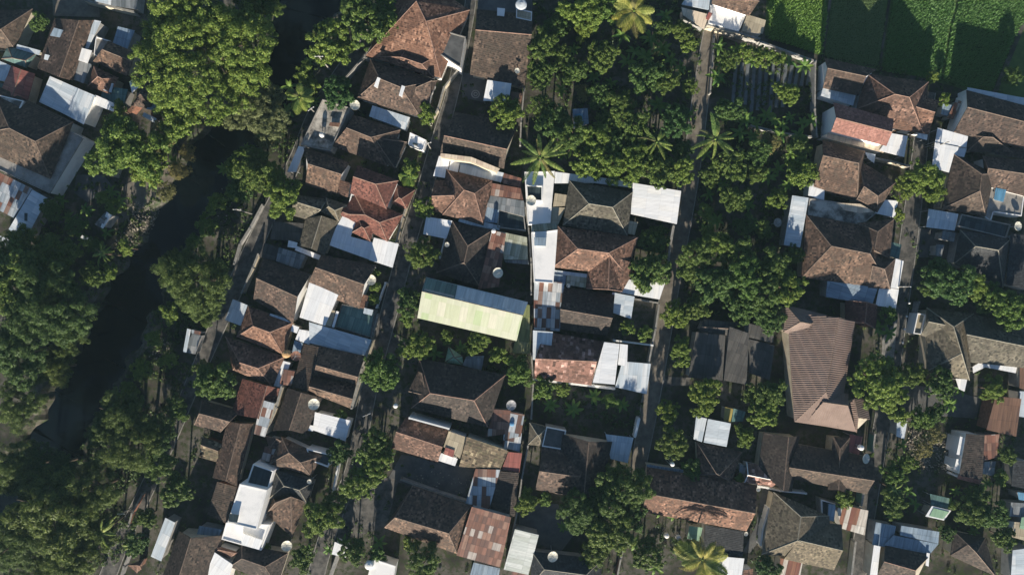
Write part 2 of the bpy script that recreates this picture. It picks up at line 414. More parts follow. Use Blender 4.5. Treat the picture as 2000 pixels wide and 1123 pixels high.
patch('yard', (2, 2), [915, 770, 1340, 790, 1450, 850, 1400, 1020, 900, 1010], 'ground_earth', 'overgrown vacant plot below the white roofs', .02)
patch('yard', (0, 1), [560, 250, 760, 250, 820, 330, 640, 450, 540, 380], 'concrete_dark', 'small grey yard by the riverside huts', .026)
patch('yard', (0, 0), [380, -60, 720, -60, 730, 130, 390, 118], 'path_soil', 'bare brown yard at the top left', .026)
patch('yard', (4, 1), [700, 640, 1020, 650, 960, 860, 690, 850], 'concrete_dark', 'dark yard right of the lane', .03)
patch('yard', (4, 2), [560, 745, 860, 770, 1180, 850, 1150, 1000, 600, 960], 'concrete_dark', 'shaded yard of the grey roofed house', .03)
patch('terrace', (2, 0), [380, 530, 590, 560, 545, 750, 385, 715], 'concrete_dark', 'patio with round ornament in the front garden', .04)
patch('river_bank', (0, 1), [900, 330, 1060, 250, 1240, 180, 1290, 260, 1180, 420, 1060, 480, 940, 560, 860, 640, 850, 500], 'path_soil', 'bare brown earth of the upper left bank', .05)
patch('path', (0, 1), [690, 940, 770, 960, 720, 1140, 640, 1240, 560, 1240, 650, 1080], 'path_soil', 'bare earth path at the water', .03)
patch('path', (3, 0), [640, 210, 760, 205, 1080, 310, 1480, 450, 1470, 470, 1060, 370, 760, 262, 640, 262], 'path_soil', 'sunlit earth path below the long wall', .036)
patch('path', (4, 2), [460, 415, 570, 270, 545, 560, 455, 550], 'kerb_concrete', 'pale concrete forecourt beside the lane', .06)
patch('path', (3, 3), [1080, 480, 1160, 500, 1120, 790, 990, 960, 940, 950, 1040, 740], 'concrete_dark', 'concrete alley left of the grey hipped roof', .03)

# ornament in the patio
mb = MB()
c = P((2, 0), 482, 690, .05)
for k in range(20):
    a0, a1 = 2*math.pi*k/20, 2*math.pi*(k+1)/20
    for ri, ro in ((.25, .42), (.62, .85)):
        mb.face([c+Vector((ri*math.cos(a0), ri*math.sin(a0), .004)), c+Vector((ro*math.cos(a0), ro*math.sin(a0), .004)), c+Vector((ro*math.cos(a1), ro*math.sin(a1), .004)), c+Vector((ri*math.cos(a1), ri*math.sin(a1), .004))])
tag(mb.build('paving_ornament', MAT['concrete']), 'pale ring pattern set in the dark patio paving', 'paving', kind='structure')

plain_mat('paddy_soil', (.05, .09, .022), (.08, .13, .032), .8)
plain_mat('mulch', (.11, .125, .135), (.17, .185, .195), 1.2, .6)
# paddy field: dark mud sheets, rice as countless tufts, bunds between the plots
patch('paddy_ground', (3, 0), [1120, -200, 3200, -200, 3200, 900, 2500, 640, 1900, 480, 1480, 400, 1100, 260], 'paddy_soil', 'wet ground under the rice', .03)
def rice_mat(name, a, bcol):
    m, nt, b = new_mat(name)
    g = node(nt, 'ShaderNodeNewGeometry'); r = ramp(nt, [(0, a), (1, bcol)]); nt.links.new(g.outputs['Random Per Island'], r.inputs[0])
    nt.links.new(r.outputs[0], b.inputs['Base Color']); b.inputs['Roughness'].default_value = .6
    tr = node(nt, 'ShaderNodeBsdfTranslucent'); nt.links.new(r.outputs[0], tr.inputs[0])
    ms = node(nt, 'ShaderNodeMixShader'); ms.inputs[0].default_value = .3
    out = nt.nodes['Material Output']; nt.links.new(b.outputs[0], ms.inputs[1]); nt.links.new(tr.outputs[0], ms.inputs[2]); nt.links.new(ms.outputs[0], out.inputs[0])
rice_mat('rice_bright', (.13, .26, .035), (.22, .37, .07)); rice_mat('rice_deep', (.09, .21, .045), (.15, .30, .07)); rice_mat('rice_dull', (.10, .17, .05), (.16, .23, .075))
def inside(p, poly):
    x, y = p; c = False; n = len(poly)
    for i in range(n):
        x0, y0 = poly[i]; x1, y1 = poly[(i+1) % n]
        if (y0 > y) != (y1 > y) and x < (x1-x0)*(y-y0)/(y1-y0)+x0: c = not c
    return c
def rice(poly_px, mat, label, h=.55, gap=.30):
    V = [Q(*p) for p in poly_px]; poly = [(v.x, v.y) for v in V]
    x0, x1 = min(p[0] for p in poly), max(p[0] for p in poly); y0, y1 = min(p[1] for p in poly), max(p[1] for p in poly)
    vs, fs = [], []
    y = y0
    while y < y1:
        x = x0
        while x < x1:
            px, py = x+rnd.uniform(-.07, .07) - .12*(y-y0), y+rnd.uniform(-.07, .07)
            if inside((px, py), poly):
                for k in range(5):
                    a = rnd.uniform(0, 6.28); l = rnd.uniform(.20, .38); w = .05
                    dx, dy = math.cos(a), math.sin(a); hh = h*rnd.uniform(.7, 1.1); i = len(vs)
                    vs += [(px-dy*w, py+dx*w, .05), (px+dy*w, py-dx*w, .05), (px+dx*l+dy*w, py+dy*l-dx*w, hh), (px+dx*l-dy*w, py+dy*l+dx*w, hh)]
                    fs.append((i, i+1, i+2, i+3))
            x += gap
        y += gap*.9
    me = bpy.data.meshes.new('rice_crop'); me.from_pydata(vs, [], fs); me.materials.append(MAT[mat])
    o = bpy.data.objects.new('rice_crop', me); COL.objects.link(o); tag(o, label, 'rice', kind='stuff')
rice([(1498, -40), (1622, -40), (1604, 108), (1500, 76)], 'rice_bright', 'narrow plot of bright rice beside the long wall', .5)
rice([(1632, -40), (1738, -40), (1712, 140), (1612, 112)], 'rice_dull', 'dull green plot of low rice', .3, .34)  # shorter, sparser tufts in a duller green
rice([(1748, -40), (1880, -40), (1850, 60), (1835, 155), (1722, 140)], 'rice_deep', 'green rice plot of even rows', .5)
rice([(1884, -40), (2060, -40), (1985, 60), (1930, 185), (1840, 158), (1856, 60)], 'rice_deep', 'dark green rice plot near the right edge', .55)
for (a, bb, w) in (((1627, -40), (1607, 112), .5), ((1743, -40), (1717, 142), .45), ((2010, 20), (1940, 190), .9)):
    mb = MB(); mb.bar(Q(*a, .22), Q(*bb, .22), w, .3); tag(mb.build('field_bund', MAT['ground_earth']), 'low earth bund between the rice plots', 'bund', kind='structure')
# vegetable beds
for i in range(13):
    x = 1434 + i*12.2; top = 118 + 5*math.sin(i*1.7); bot = 214 + 9*math.sin(i*2.3)
    if i > 8: top, bot = 128, 168
    mb = MB(); a, bb = Q(x+4, top, .13), Q(x-3, bot, .13)
    n = 8
    for k in range(n):
        p, q = a.lerp(bb, k/n), a.lerp(bb, (k+1)/n)
        d = (q-p).normalized(); nn = Vector((-d.y, d.x, 0))
        for s0, s1, z0, z1 in ((-.36, -.2, .02, .13), (-.2, .2, .13, .13), (.2, .36, .13, .02)):
            A = [p+nn*s1, p+nn*s0, q+nn*s0, q+nn*s1]
            A[0].z = A[3].z = z1; A[1].z = A[2].z = z0
            mb.face(A)
    o = mb.build('vegetable_bed', MAT['mulch'])
    tag(o, 'long narrow bed under grey mulch sheeting in the vegetable plot', 'garden bed', 'mulched beds of the vegetable plot')
# litter along the banks
def litter(t, pts, n, label):
    poly = [(P(t, pts[i], pts[i+1]).x, P(t, pts[i], pts[i+1]).y) for i in range(0, len(pts), 2)]
    x0, x1 = min(p[0] for p in poly), max(p[0] for p in poly); y0, y1 = min(p[1] for p in poly), max(p[1] for p in poly)
    mb = MB(); k = 0
    while k < n:
        x, y = rnd.uniform(x0, x1), rnd.uniform(y0, y1)
        if not inside((x, y), poly): continue
        k += 1; z = river_depth(x, y); s = rnd.choice((.05, .07, .09, .12, .18)); a = rnd.uniform(0, 3); d = Vector((math.cos(a), math.sin(a), 0))*s; n_ = Vector((-d.y, d.x, 0))*rnd.uniform(.4, 1)
        c = Vector((x, y, max(z, -1.7)+s*.5)); mb.prism([c+d, c+n_, c-d, c-n_], c.z-s, [c.z+rnd.uniform(0, .1) for _ in range(4)])
    tag(mb.build('litter', MAT['litter_pale']), label, 'litter', kind='stuff')
litter((0, 1), [930, 470, 1020, 440, 1140, 500, 1060, 690, 940, 640], 300, 'pale rubbish tipped down the sunlit river bank')
litter((0, 1), [840, 640, 1000, 660, 960, 830, 840, 860], 90, 'scattered rubbish lower down the left bank')
litter((0, 2), [1150, 420, 1260, 430, 1280, 600, 1200, 620, 1070, 580], 150, 'white scraps strewn on the dark right bank')
litter((1, 1), [90, 300, 240, 320, 160, 700, 30, 700], 70, 'white scraps on the slope beside the lane')
litter((4, 3), [640, 60, 960, 80, 980, 380, 760, 360, 640, 250], 520, 'heaps of scrap in the junk yard at the lower right')
litter((2, 3), [40, 320, 440, 430, 390, 560, 30, 440], 60, 'odds and ends lying in the shaded yard')
# ------------------------------------------------------------------ buildings
RIDGE = {'tile_red': 'ridge_red', 'tile_orange': 'ridge_red', 'tile_speckled': 'ridge_red', 'tile_pink': 'ridge_red', 'tile_maroon': 'ridge_red', 'tile_grey': 'ridge_grey', 'tile_slate': 'ridge_grey'}
def ccw(V):
    a = sum(V[i].x*V[(i+1) % len(V)].y - V[(i+1) % len(V)].x*V[i].y for i in range(len(V)))
    return a > 0
def inset(C, d):
    """shrink a convex plan polygon by d metres"""
    n = len(C); out = []
    cen = sum(C, Vector((0, 0, 0)))/n
    for i in range(n):
        a, b, c = C[i-1], C[i], C[(i+1) % n]
        e0 = (b-a); e0.z = 0; e1 = (c-b); e1.z = 0
        if e0.length < .05 or e1.length < .05: out.append(b.lerp(cen, .1)); continue
        e0.normalize(); e1.normalize()
        n0, n1 = Vector((-e0.y, e0.x, 0)), Vector((-e1.y, e1.x, 0))
        if n0.dot(cen-b) < 0: n0 = -n0
        if n1.dot(cen-b) < 0: n1 = -n1
        m = n0+n1
        if m.length < .3: out.append(b.lerp(cen, .1)); continue
        k = d/max(m.dot(n0)/m.length, .4)
        out.append(b + m.normalized()*k)
    return out
def openings(W, z, root, org, he, wallmat):
    """a door and windows on the walls that look towards the middle of the quarter"""
    n = len(W); done = 0
    for i in range(n):
        a, b = W[i].copy(), W[(i+1) % n].copy(); a.z = b.z = 0
        L = (b-a).length
        if L < 3.2 or he < 2.6: continue
        d = (b-a)/L; nn = Vector((d.y, -d.x, 0)); mid = (a+b)/2
        if nn.dot(mid-org) < 0: nn = -nn
        if nn.y > -.6: continue
        for k, t in enumerate((.28, .72)):
            c = a + d*L*t
            if k == 0 and not done:
                mb = MB(); q = c+nn*.04; mb.prism([q-d*.45-nn*.06, q+d*.45-nn*.06, q+d*.45, q-d*.45], 0.02, [2.05]*4)
                dr = mb.build('door', MAT['wood'], root, org)
                hb = MB(); q2 = q+d*.34+nn*.03; hb.beam(Vector((q2.x, q2.y, .95)), Vector((q2.x, q2.y, 1.1)), .025, 5); hb.build('handle', MAT['steel'], dr, org)
                done = 1
            else:
                mb = MB(); q = c+nn*.05
                for s in (-.55, .5): mb.prism([q+d*s-nn*.1, q+d*(s+.05)-nn*.1, q+d*(s+.05), q+d*s], 1.0, [2.1]*4)
                for z0 in (.95, 2.1): mb.prism([q-d*.6-nn*.1, q+d*.6-nn*.1, q+d*.6+nn*.02, q-d*.6+nn*.02], z0, [z0+.06]*4)
                w = mb.build('window', MAT['wood'], root, org)
                pb = MB(); q = c+nn*.015; pb.prism([q-d*.5-nn*.05, q+d*.5-nn*.05, q+d*.5, q-d*.5], 1.01, [2.09]*4); pb.build('pane', MAT['pane_glass'], w, org)
BUILT = []
def B(label, cat, name, t, secs, wall='plaster_cream', group=None):
    pts0 = [P(t, s[1][i], s[1][i+1], 3) for s in secs[:1] for i in range(0, len(s[1]), 2)]
    org = sum(pts0, Vector((0, 0, 0)))/len(pts0); org.z = 0
    root = empty(name, org, label, cat, group)
    for s in secs:
        kind, c, rest = s[0], s[1], s[2:]
        kw = rest[-1] if isinstance(rest[-1], dict) else {}
        rest = [q for q in rest if not isinstance(q, dict)]
        wm = MAT[kw.get('wall', wall)]
        if kind in ('h', 'g', 'hg', 'gh'):
            r, he, mat = rest
            C = [P(t, c[i], c[i+1], he) for i in range(0, 8, 2)]
            span = .5*min(((C[0]+C[1])/2-(C[2]+C[3])/2).length, ((C[1]+C[2])/2-(C[3]+C[0])/2).length) if kind == 'h' else .5*((C[0]+C[1])/2-(C[2]+C[3])/2).length
            hr = kw.get('hr', he + span*kw.get('pitch', .64))
            R0, R1 = P(t, r[0], r[1], hr), P(t, r[2], r[3], hr)
            if (R0-R1).length < .12: R1 = R0 + (C[1]-C[0]).normalized()*.12
            h0 = kind[0] == 'h'; h1 = kind[-1] == 'h'
            if not ccw(C):   # reorder so faces wind counter-clockwise
                C = [C[3], C[2], C[1], C[0]]
            mb = MB(); th = .14; dn = Vector((0, 0, -th))
            F = [[C[0], C[1], R1, R0], [C[2], C[3], R0, R1]]
            if h1: F.append([C[1], C[2], R1])
            if h0: F.append([C[3], C[0], R0])
            for f in F:
                if len(f) == 4:
                    ud = f[1]-f[0]
                    mb.face([f[0], f[1], f[2]], ud); mb.face([f[0], f[2], f[3]], ud)
                    g = [q+dn for q in f]; mb.face([g[0], g[2], g[1]]); mb.face([g[0], g[3], g[2]])
                else:
                    mb.face(f, f[1]-f[0]); mb.face([q+dn for q in f][::-1])
            if mat == 'tile_ribbed':      # raised ribs running down every slope
                for f in F:
                    u, v = face_axes(f, f[1]-f[0]); nrm = u.cross(v); o_ = f[0]
                    q2 = [((p-o_).dot(u), (p-o_).dot(v)) for p in f]
                    x = min(p[0] for p in q2)+.25
                    while x < max(p[0] for p in q2)-.1:
                        ys_ = []
                        for i in range(len(q2)):
                            (xa, ya), (xb, yb) = q2[i], q2[(i+1) % len(q2)]
                            if (xa-x)*(xb-x) < 0: ys_.append(ya+(yb-ya)*(x-xa)/(xb-xa))
                        if len(ys_) >= 2 and max(ys_)-min(ys_) > .3:
                            base = o_+u*x
                            A, Z = base+v*(min(ys_)+.02), base+v*(max(ys_)-.05)
                            l, r_, t_ = u*-.15, u*.15, nrm*.042
                            mb.face([A+l, A+t_, Z+t_, Z+l]); mb.face([A+t_, A+r_, Z+r_, Z+t_]); mb.face([A+r_, A+t_, A+l]); mb.face([Z+l, Z+t_, Z+r_])
                        x += .40
            rim = [C[0], C[1]] + ([] if h1 else [R1]) + [C[2], C[3]] + ([] if h0 else [R0])
            for i in range(len(rim)):
                a, b = rim[i], rim[(i+1) % len(rim)]; mb.face([a, a+dn, b+dn, b])
            ro = mb.build('roof', MAT[mat], root, org)
            if 'north' in kw:
                ro.data.materials.append(MAT[kw['north']])
                for k in ((0, 1) if F[0][0].y+F[0][1].y > F[1][0].y+F[1][1].y else (4, 5)): ro.data.polygons[k].material_index = 1
            rb = MB(); up = Vector((0, 0, .05))
            segs = [(R0, R1)]
            if h1: segs += [(R1, C[1]), (R1, C[2])]
            if h0: segs += [(R0, C[0]), (R0, C[3])]
            for a, b in segs:
                d = b-a; d.z = 0
                if d.length < .2: continue
                n = Vector((-d.y, d.x, 0)).normalized()*.10
                A = [a+n-up*.4, a+up*1.4, a-n-up*.4]; Bq = [b+n-up*.4, b+up*1.4, b-n-up*.4]
                rb.face([A[0], A[1], Bq[1], Bq[0]]); rb.face([A[1], A[2], Bq[2], Bq[1]]); rb.face([A[2], A[0], Bq[0], Bq[2]]); rb.face(A[::-1]); rb.face(Bq)
            rb.build('ridge_cap', MAT[kw.get('ridge', RIDGE.get(mat, 'ridge_dull'))], ro, org)
            W = inset(C, .45); zt = he + .08
            wb = MB(); wb.prism(W, 0.0, [zt]*4)
            if not h1:
                m = (W[1]+W[2])/2; ap = R1.lerp(R0, min(.45/max((R1-R0).length, .5), .4))+Vector((0, 0, -.2)); d = (R0-R1).normalized()*.2; d.z = 0
                a, b_, cc = W[1].copy(), W[2].copy(), ap; a.z = b_.z = zt-.01
                wb.face([a, b_, cc]); wb.face([b_+d, a+d, cc+d]); wb.face([a, cc, cc+d, a+d]); wb.face([cc, b_, b_+d, cc+d])
            if not h0:
                ap = R0.lerp(R1, min(.45/max((R1-R0).length, .5), .4))+Vector((0, 0, -.2)); d = (R1-R0).normalized()*.2; d.z = 0
                a, b_ = W[3].copy(), W[0].copy(); a.z = b_.z = zt-.01
                wb.face([a, b_, ap]); wb.face([b_+d, a+d, ap+d]); wb.face([a, ap, ap+d, a+d]); wb.face([ap, b_, b_+d, ap+d])
            wb.build('wall', wm, root, org)
            if cat in ('house', 'hall', 'building'): openings(W, 0, root, org, he, wm)
        elif kind == 'l':
            he, mat = rest
            n = len(c)//2
            tilt = kw.get('tilt', .06)
            ycs = [P(t, c[i], c[i+1], 3).y for i in range(0, len(c), 2)]; y0 = min(ycs)
            hs = he if isinstance(he, (list, tuple)) else [he + (y-y0)*tilt for y in ycs]
            V = [P(t, c[2*i], c[2*i+1], hs[i]) for i in range(n)]
            ud = V[1]-V[0]
            if not ccw(V): V = V[::-1]
            if kw.get('u') == 'v': ud = V[1]-V[2]
            mb = MB()
            if n == 4:
                dn = Vector((0, 0, -.07))
                mb.face([V[0], V[1], V[2]], ud); mb.face([V[0], V[2], V[3]], ud)
                g = [q+dn for q in V]; mb.face([g[0], g[2], g[1]]); mb.face([g[0], g[3], g[2]])
                for i in range(4):
                    a, b = V[i], V[(i+1) % 4]; mb.face([a, a+dn, b+dn, b])
            else: mb.slab(V, .07, ud)
            mb.build('roof', MAT[mat], root, org)
            W = inset(V, .22)
            zs = [v.z-.07 for v in V]
            if kw.get('posts', cat == 'canopy'):
                for w, z in zip(W, zs):
                    pb = MB(); pb.beam(Vector((w.x, w.y, 0)), Vector((w.x, w.y, z)), .05, 6); pb.build('post', MAT['steel'], root, org)
                fb = MB()
                for i in range(n):
                    a, b = W[i].copy(), W[(i+1) % n].copy(); a.z = zs[i]-.005; b.z = zs[(i+1) % n]-.005; fb.beam(a-Vector((0, 0, .05)), b-Vector((0, 0, .05)), .045, 4)
                fb.build('frame', MAT['steel'], root, org)
            else:
                wb = MB(); wb.prism(W, 0, [z-.03 for z in zs]); wb.build('wall', wm, root, org)
        elif kind == 'f':
            he, mat = rest; n = len(c)//2
            V = [P(t, c[2*i], c[2*i+1], he) for i in range(n)]
            if not ccw(V): V = V[::-1]
            p = kw.get('par', .45); I = inset(V, .18)
            wb = MB(); wb.prism(inset(V, .012), 0, [he-p-.1]*n); wb.build('wall', wm, root, org)
            fb = MB(); fb.prism(inset(V, .02), he-p-.096, [he-p]*n); fb.build('floor_slab', MAT[mat], root, org)
            pb = MB()
            for i in range(n):
                j = (i+1) % n; up = Vector((0, 0, 0)); dn = Vector((0, 0, -p-.09))
                a, b, ai, bi = V[i], V[j], I[i].copy(), I[j].copy(); ai.z = bi.z = he
                pb.face([a, b, bi, ai]); pb.face([a, a+dn, b+dn, b]); pb.face([ai, bi, bi+dn, ai+dn]); pb.face([ai+dn, bi+dn, b+dn, a+dn])
            if p > .08: pb.build('parapet', MAT[kw.get('pmat', 'plaster_white')], root, org)
    BUILT.append(label)
    return root
# ------------------------------------------------------------------ sheets of the survey, left to right, top to bottom
WT, GR, CR, BK = 'plaster_white', 'plaster_grey', 'plaster_cream', 'brick_wall'
# --- top left quarter, west of the river
B('dark brown hipped roof cut by the upper left corner', 'house', 'house', (0, 0), [('h', [-260, 90, 238, 66, 105, 358, -420, 330], [-250, 190, 5, 216], 3.2, 'tile_dull')])
B('long narrow roof of rust brown tiles beside a blue metal strip', 'house', 'house', (0, 0), [('g', [690, 150, 530, 590, 270, 500, 400, 135], [578, 150, 432, 565], 3.2, 'tile_brown'), ('l', [395, 205, 530, 240, 522, 292, 365, 262], 4.3, 'metal_blue', {'posts': 0}), ('l', [328, 398, 445, 425, 430, 468, 320, 435], 3.9, 'metal_pale', {'posts': 0})])
B('narrow row of metal and white roofs right of the long rust brown tiled house', 'shed', 'shed_row', (0, 0), [('l', [690, 148, 738, 158, 642, 362, 598, 350], 3.0, 'metal_pale'), ('l', [598, 352, 672, 372, 640, 465, 556, 438], 3.4, 'metal_white'), ('l', [545, 442, 668, 470, 610, 612, 512, 572], 3.0, 'metal_grey')], GR)
B('bare pale concrete roof terrace of odd shape near the upper left huts', 'terrace', 'roof_terrace', (0, 0), [('f', [700, 268, 806, 300, 752, 360, 742, 436, 684, 400], 2.6, 'concrete', {'par': .3})], GR)
B('small brown gabled house left of the giant tree', 'house', 'house', (0, 0), [('g', [790, 300, 990, 385, 930, 560, 680, 450], [745, 362, 968, 452], 3.0, 'tile_brown')])
B('faded blue grey metal roof touching the left edge of the giant tree', 'shed', 'shed', (0, 0), [('l', [862, 195, 985, 225, 925, 375, 815, 342], 2.8, 'metal_blue')], GR)
B('small rust red hipped house between the white metal roofs and the giant tree', 'house', 'house', (0, 0), [('h', [685, 482, 865, 572, 805, 690, 640, 632], [715, 560, 748, 577], 3.0, 'tile_red'), ('l', [765, 600, 830, 612, 815, 680, 755, 660], 3.2, 'metal_pale', {'posts': 0})])
B('dark green ribbed lean-to below the rust red hipped house', 'shed', 'shed', (0, 0), [('l', [755, 630, 935, 655, 900, 785, 735, 715], 2.6, 'sheet_teal')], GR)
B('broad pale blue metal roof in two sheets with a white annex', 'house', 'house', (0, 0), [('l', [365, 558, 572, 648, 482, 842, 285, 746], 3.6, 'metal_pale', {'u': 'v'}), ('l', [572, 648, 695, 700, 612, 912, 482, 842], 3.8, 'metal_pale'), ('l', [695, 694, 832, 755, 830, 818, 680, 762], 3.2, 'metal_white')], WT)
B('small dark green roof with pale eaves near the left edge', 'house', 'house', (0, 0), [('h', [55, 340, 270, 390, 190, 498, 12, 432], [90, 425, 185, 445], 3.2, 'sheet_teal'), ('l', [125, 325, 296, 372, 285, 405, 118, 356], 3.4, 'metal_pale', {'posts': 0})])
B('maroon metal roof speckled with white near the left edge', 'house', 'house', (0, 0), [('g', [255, 540, 195, 760, -10, 705, 80, 480], [152, 508, 92, 700], 3.0, 'metal_red'), ('l', [-20, 440, 78, 482, 40, 595, -30, 590], 3.0, 'metal_pale'), ('l', [-30, 600, 30, 612, 20, 690, -30, 700], 2.8, 'sheet_teal')])
B('grey brown house with a broad pale roof ledge facing the river', 'house', 'house', (0, 0), [('h', [-80, 600, 535, 893, 366, 1310, -320, 1010], [68, 938, 258, 1035], 4.2, 'tile_dull', {'pitch': .5}), ('f', [-100, 620, 606, 1010, 362, 1414, -340, 1090], 3.9, 'concrete', {'par': .2, 'pmat': 'concrete'})], WT)
B('mottled grey concrete roof at the left edge beside the river facing house', 'terrace', 'roof_terrace', (0, 0), [('f', [-30, 690, 172, 738, 70, 950, -40, 985], 5.2, 'concrete_mottled', {'par': .15})], GR)
B('bluish metal roof at the top edge left of the giant tree', 'shed', 'shed', (0, 0), [('l', [720, -60, 820, -60, 812, 40, 690, 10], 2.6, 'metal_pale'), ('l', [822, -60, 1010, -60, 1000, 72, 815, 42], 2.8, 'metal_grey')], GR)
B('faded blue metal roof tucked under the lower left side of the giant tree', 'shed', 'shed', (0, 0), [('l', [1180, 638, 1235, 690, 1172, 815, 1068, 800], 2.8, 'metal_blue'), ('l', [1052, 822, 1145, 868, 1130, 900, 1040, 850], 2.4, 'metal_pale')], GR)
B('little white hexagonal metal canopy beside the brown tiled shack', 'canopy', 'canopy', (0, 0), [('l', [988, 568, 1032, 620, 965, 682, 944, 600], 2.6, 'metal_white')])
B('dark brown tiled shack with an orange lit end beside the giant tree', 'shed', 'shack', (0, 0), [('g', [1040, 600, 1175, 650, 1090, 800, 955, 770], [1020, 690, 1130, 725], 2.6, 'tile_brown'), ('l', [1000, 745, 1012, 760, 955, 830, 925, 815], 2.2, 'tile_orange')], BK)
B('rust patched shed roofs at the left edge below the river facing house', 'shed', 'shed', (0, 1), [('l', [-40, 215, 235, 350, 100, 565, -60, 480], 2.8, 'metal_patch')], GR)
B('long pale blue metal roof with one dark skylight at the left', 'shed', 'shed', (0, 1), [('l', [235, 358, 348, 420, 198, 700, 55, 660], 3.2, 'metal_pale', {'u': 'v'}), ('l', [178, 528, 202, 530, 200, 588, 178, 586], 3.38, 'glass_dark', {'posts': 0})], GR)
B('low pale metal roofs at the left edge above the bamboo', 'shed', 'shed', (0, 1), [('l', [-20, 690, 130, 735, 110, 775, -20, 760], 2.6, 'metal_pale'), ('l', [-20, 785, 72, 815, 35, 890, -20, 885], 2.6, 'metal_blue')], GR)
B('square grey hut roof standing alone in the riverside yard', 'shed', 'hut', (0, 1), [('l', [752, 178, 852, 185, 822, 272, 742, 240], 2.5, 'sheet_brown')], GR)
B('small grey gabled hut with one white edge above the riverbank', 'shed', 'hut', (0, 1), [('g', [775, 518, 818, 545, 750, 645, 690, 610], [735, 560, 765, 580], 2.4, 'metal_grey'), ('l', [780, 520, 818, 545, 752, 642, 735, 630], 2.9, 'metal_white', {'posts': 0})], GR)
B('tiny grey roof lowest of the riverside huts', 'shed', 'hut', (0, 1), [('l', [600, 690, 662, 722, 650, 740, 588, 708], 2.2, 'metal_pale')], GR)
# --- between the river lane and the white house lane
B('large orange red roof with a bright front hip at the top centre left', 'house', 'house', (2, 0), [('h', [20, -190, 440, 75, 232, 572, -320, 408], [50, 10, 121, 158], 3.6, 'tile_orange', {'hr': 7.2}), ('h', [0, 300, 250, 380, 180, 575, -310, 410], [-60, 420, 90, 470], 3.2, 'tile_red'), ('f', [285, 235, 410, 270, 372, 498, 215, 395], 4.6, 'concrete_dark', {'par': .18, 'pmat': 'concrete'})], WT)
B('tall yellow shed roof among trees by the river lane', 'shed', 'shed', (1, 0), [('l', [1176, 172, 1195, 205, 1130, 282, 1092, 262], 2.8, 'sheet_cream'), ('l', [1115, 288, 1140, 300, 1105, 360, 1082, 350], 2.4, 'concrete', {'posts': 0})], GR)
B('brown tiled house with two white parapet gables', 'house', 'house', (1, 0), [('h', [1210, 435, 1700, 590, 1580, 860, 1110, 720], [1275, 575, 1435, 640], 3.4, 'tile_brown', {'hr': 6.2}), ('hg', [1480, 600, 1680, 590, 1640, 800, 1500, 830], [1545, 640, 1660, 590], 3.4, 'tile_brown'), ('l', [1262, 565, 1285, 575, 1258, 645, 1236, 632], 6.6, 'metal_white', {'posts': 0}), ('l', [1440, 625, 1465, 635, 1440, 710, 1418, 700], 6.6, 'metal_white', {'posts': 0}), ('l', [1225, 772, 1500, 860, 1465, 950, 1200, 852], 2.9, 'metal_pale')], WT)
B('flat white roof with small black openings beside the lane bend', 'terrace', 'roof_terrace', (2, 0), [('f', [2, 968, 122, 1025, 100, 1100, -12, 1055], 3.2, 'plaster_white', {'par': .25}), ('l', [25, 1042, 62, 1052, 58, 1066, 20, 1056], 3.6, 'glass_dark', {'posts': 0})], WT)
B('bare concrete roof deck littered with building rubble', 'terrace', 'roof_terrace', (1, 0), [('f', [860, 726, 1065, 790, 915, 1105, 700, 1060], 3.6, 'concrete_mottled', {'par': .25, 'pmat': 'concrete'}), ('l', [915, 895, 990, 900, 980, 930, 905, 920], 4.0, 'sheet_brown', {'posts': 0})], GR)
B('dark brown house with a white gable end below the rubble deck', 'house', 'house', (1, 0), [('gh', [1085, 840, 1430, 950, 1330, 1215, 930, 1070], [1035, 935, 1215, 1005], 3.2, 'tile_brown'), ('h', [1480, 1040, 1390, 1230, 1200, 1150, 1260, 950], [1240, 1010, 1300, 1100], 3.1, 'tile_dull')], WT)
B('narrow white canopy on the river lane above the brown gable', 'canopy', 'canopy', (1, 1), [('l', [685, 40, 735, 48, 668, 230, 602, 228], 3.0, 'metal_white')])
B('brown gabled house with a red tiled extension by the river lane', 'house', 'house', (1, 1), [('g', [720, 45, 1060, 160, 962, 395, 735, 320], [752, 168, 1000, 246], 3.2, 'tile_brown'), ('l', [980, 282, 1065, 310, 1045, 415, 965, 385], 3.2, 'tile_red')], WT)
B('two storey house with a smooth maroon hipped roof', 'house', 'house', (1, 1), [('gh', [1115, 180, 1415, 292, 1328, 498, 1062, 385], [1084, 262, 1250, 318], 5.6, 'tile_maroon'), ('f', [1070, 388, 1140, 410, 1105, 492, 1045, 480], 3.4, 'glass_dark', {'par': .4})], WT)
B('lower maroon roof folded like a star with three hips', 'house', 'house', (1, 1), [('h', [1095, 395, 1450, 540, 1335, 738, 990, 535], [1172, 542, 1278, 598], 3.4, 'tile_maroon'), ('h', [1120, 560, 1245, 605, 1210, 735, 1075, 670], [1146, 628, 1165, 640], 3.5, 'tile_maroon'), ('g', [1010, 470, 1180, 530, 1130, 600, 985, 545], [1005, 520, 1160, 575], 3.3, 'tile_maroon')], WT)
B('white flat roofs wrapped round the star shaped maroon roof', 'canopy', 'canopy', (1, 1), [('l', [1005, 553, 1115, 580, 1058, 720, 940, 668], 3.0, 'metal_white'), ('l', [942, 668, 1248, 748, 1200, 868, 912, 765], 2.8, 'metal_white'), ('l', [1236, 708, 1418, 755, 1372, 928, 1198, 870], 3.0, 'metal_white')])
B('small maroon roof with a pink front hip beside the lane wall', 'house', 'house', (2, 1), [('h', [-95, 325, 40, 360, -20, 500, -130, 460], [-80, 415, -60, 425], 2.8, 'tile_maroon')], CR)
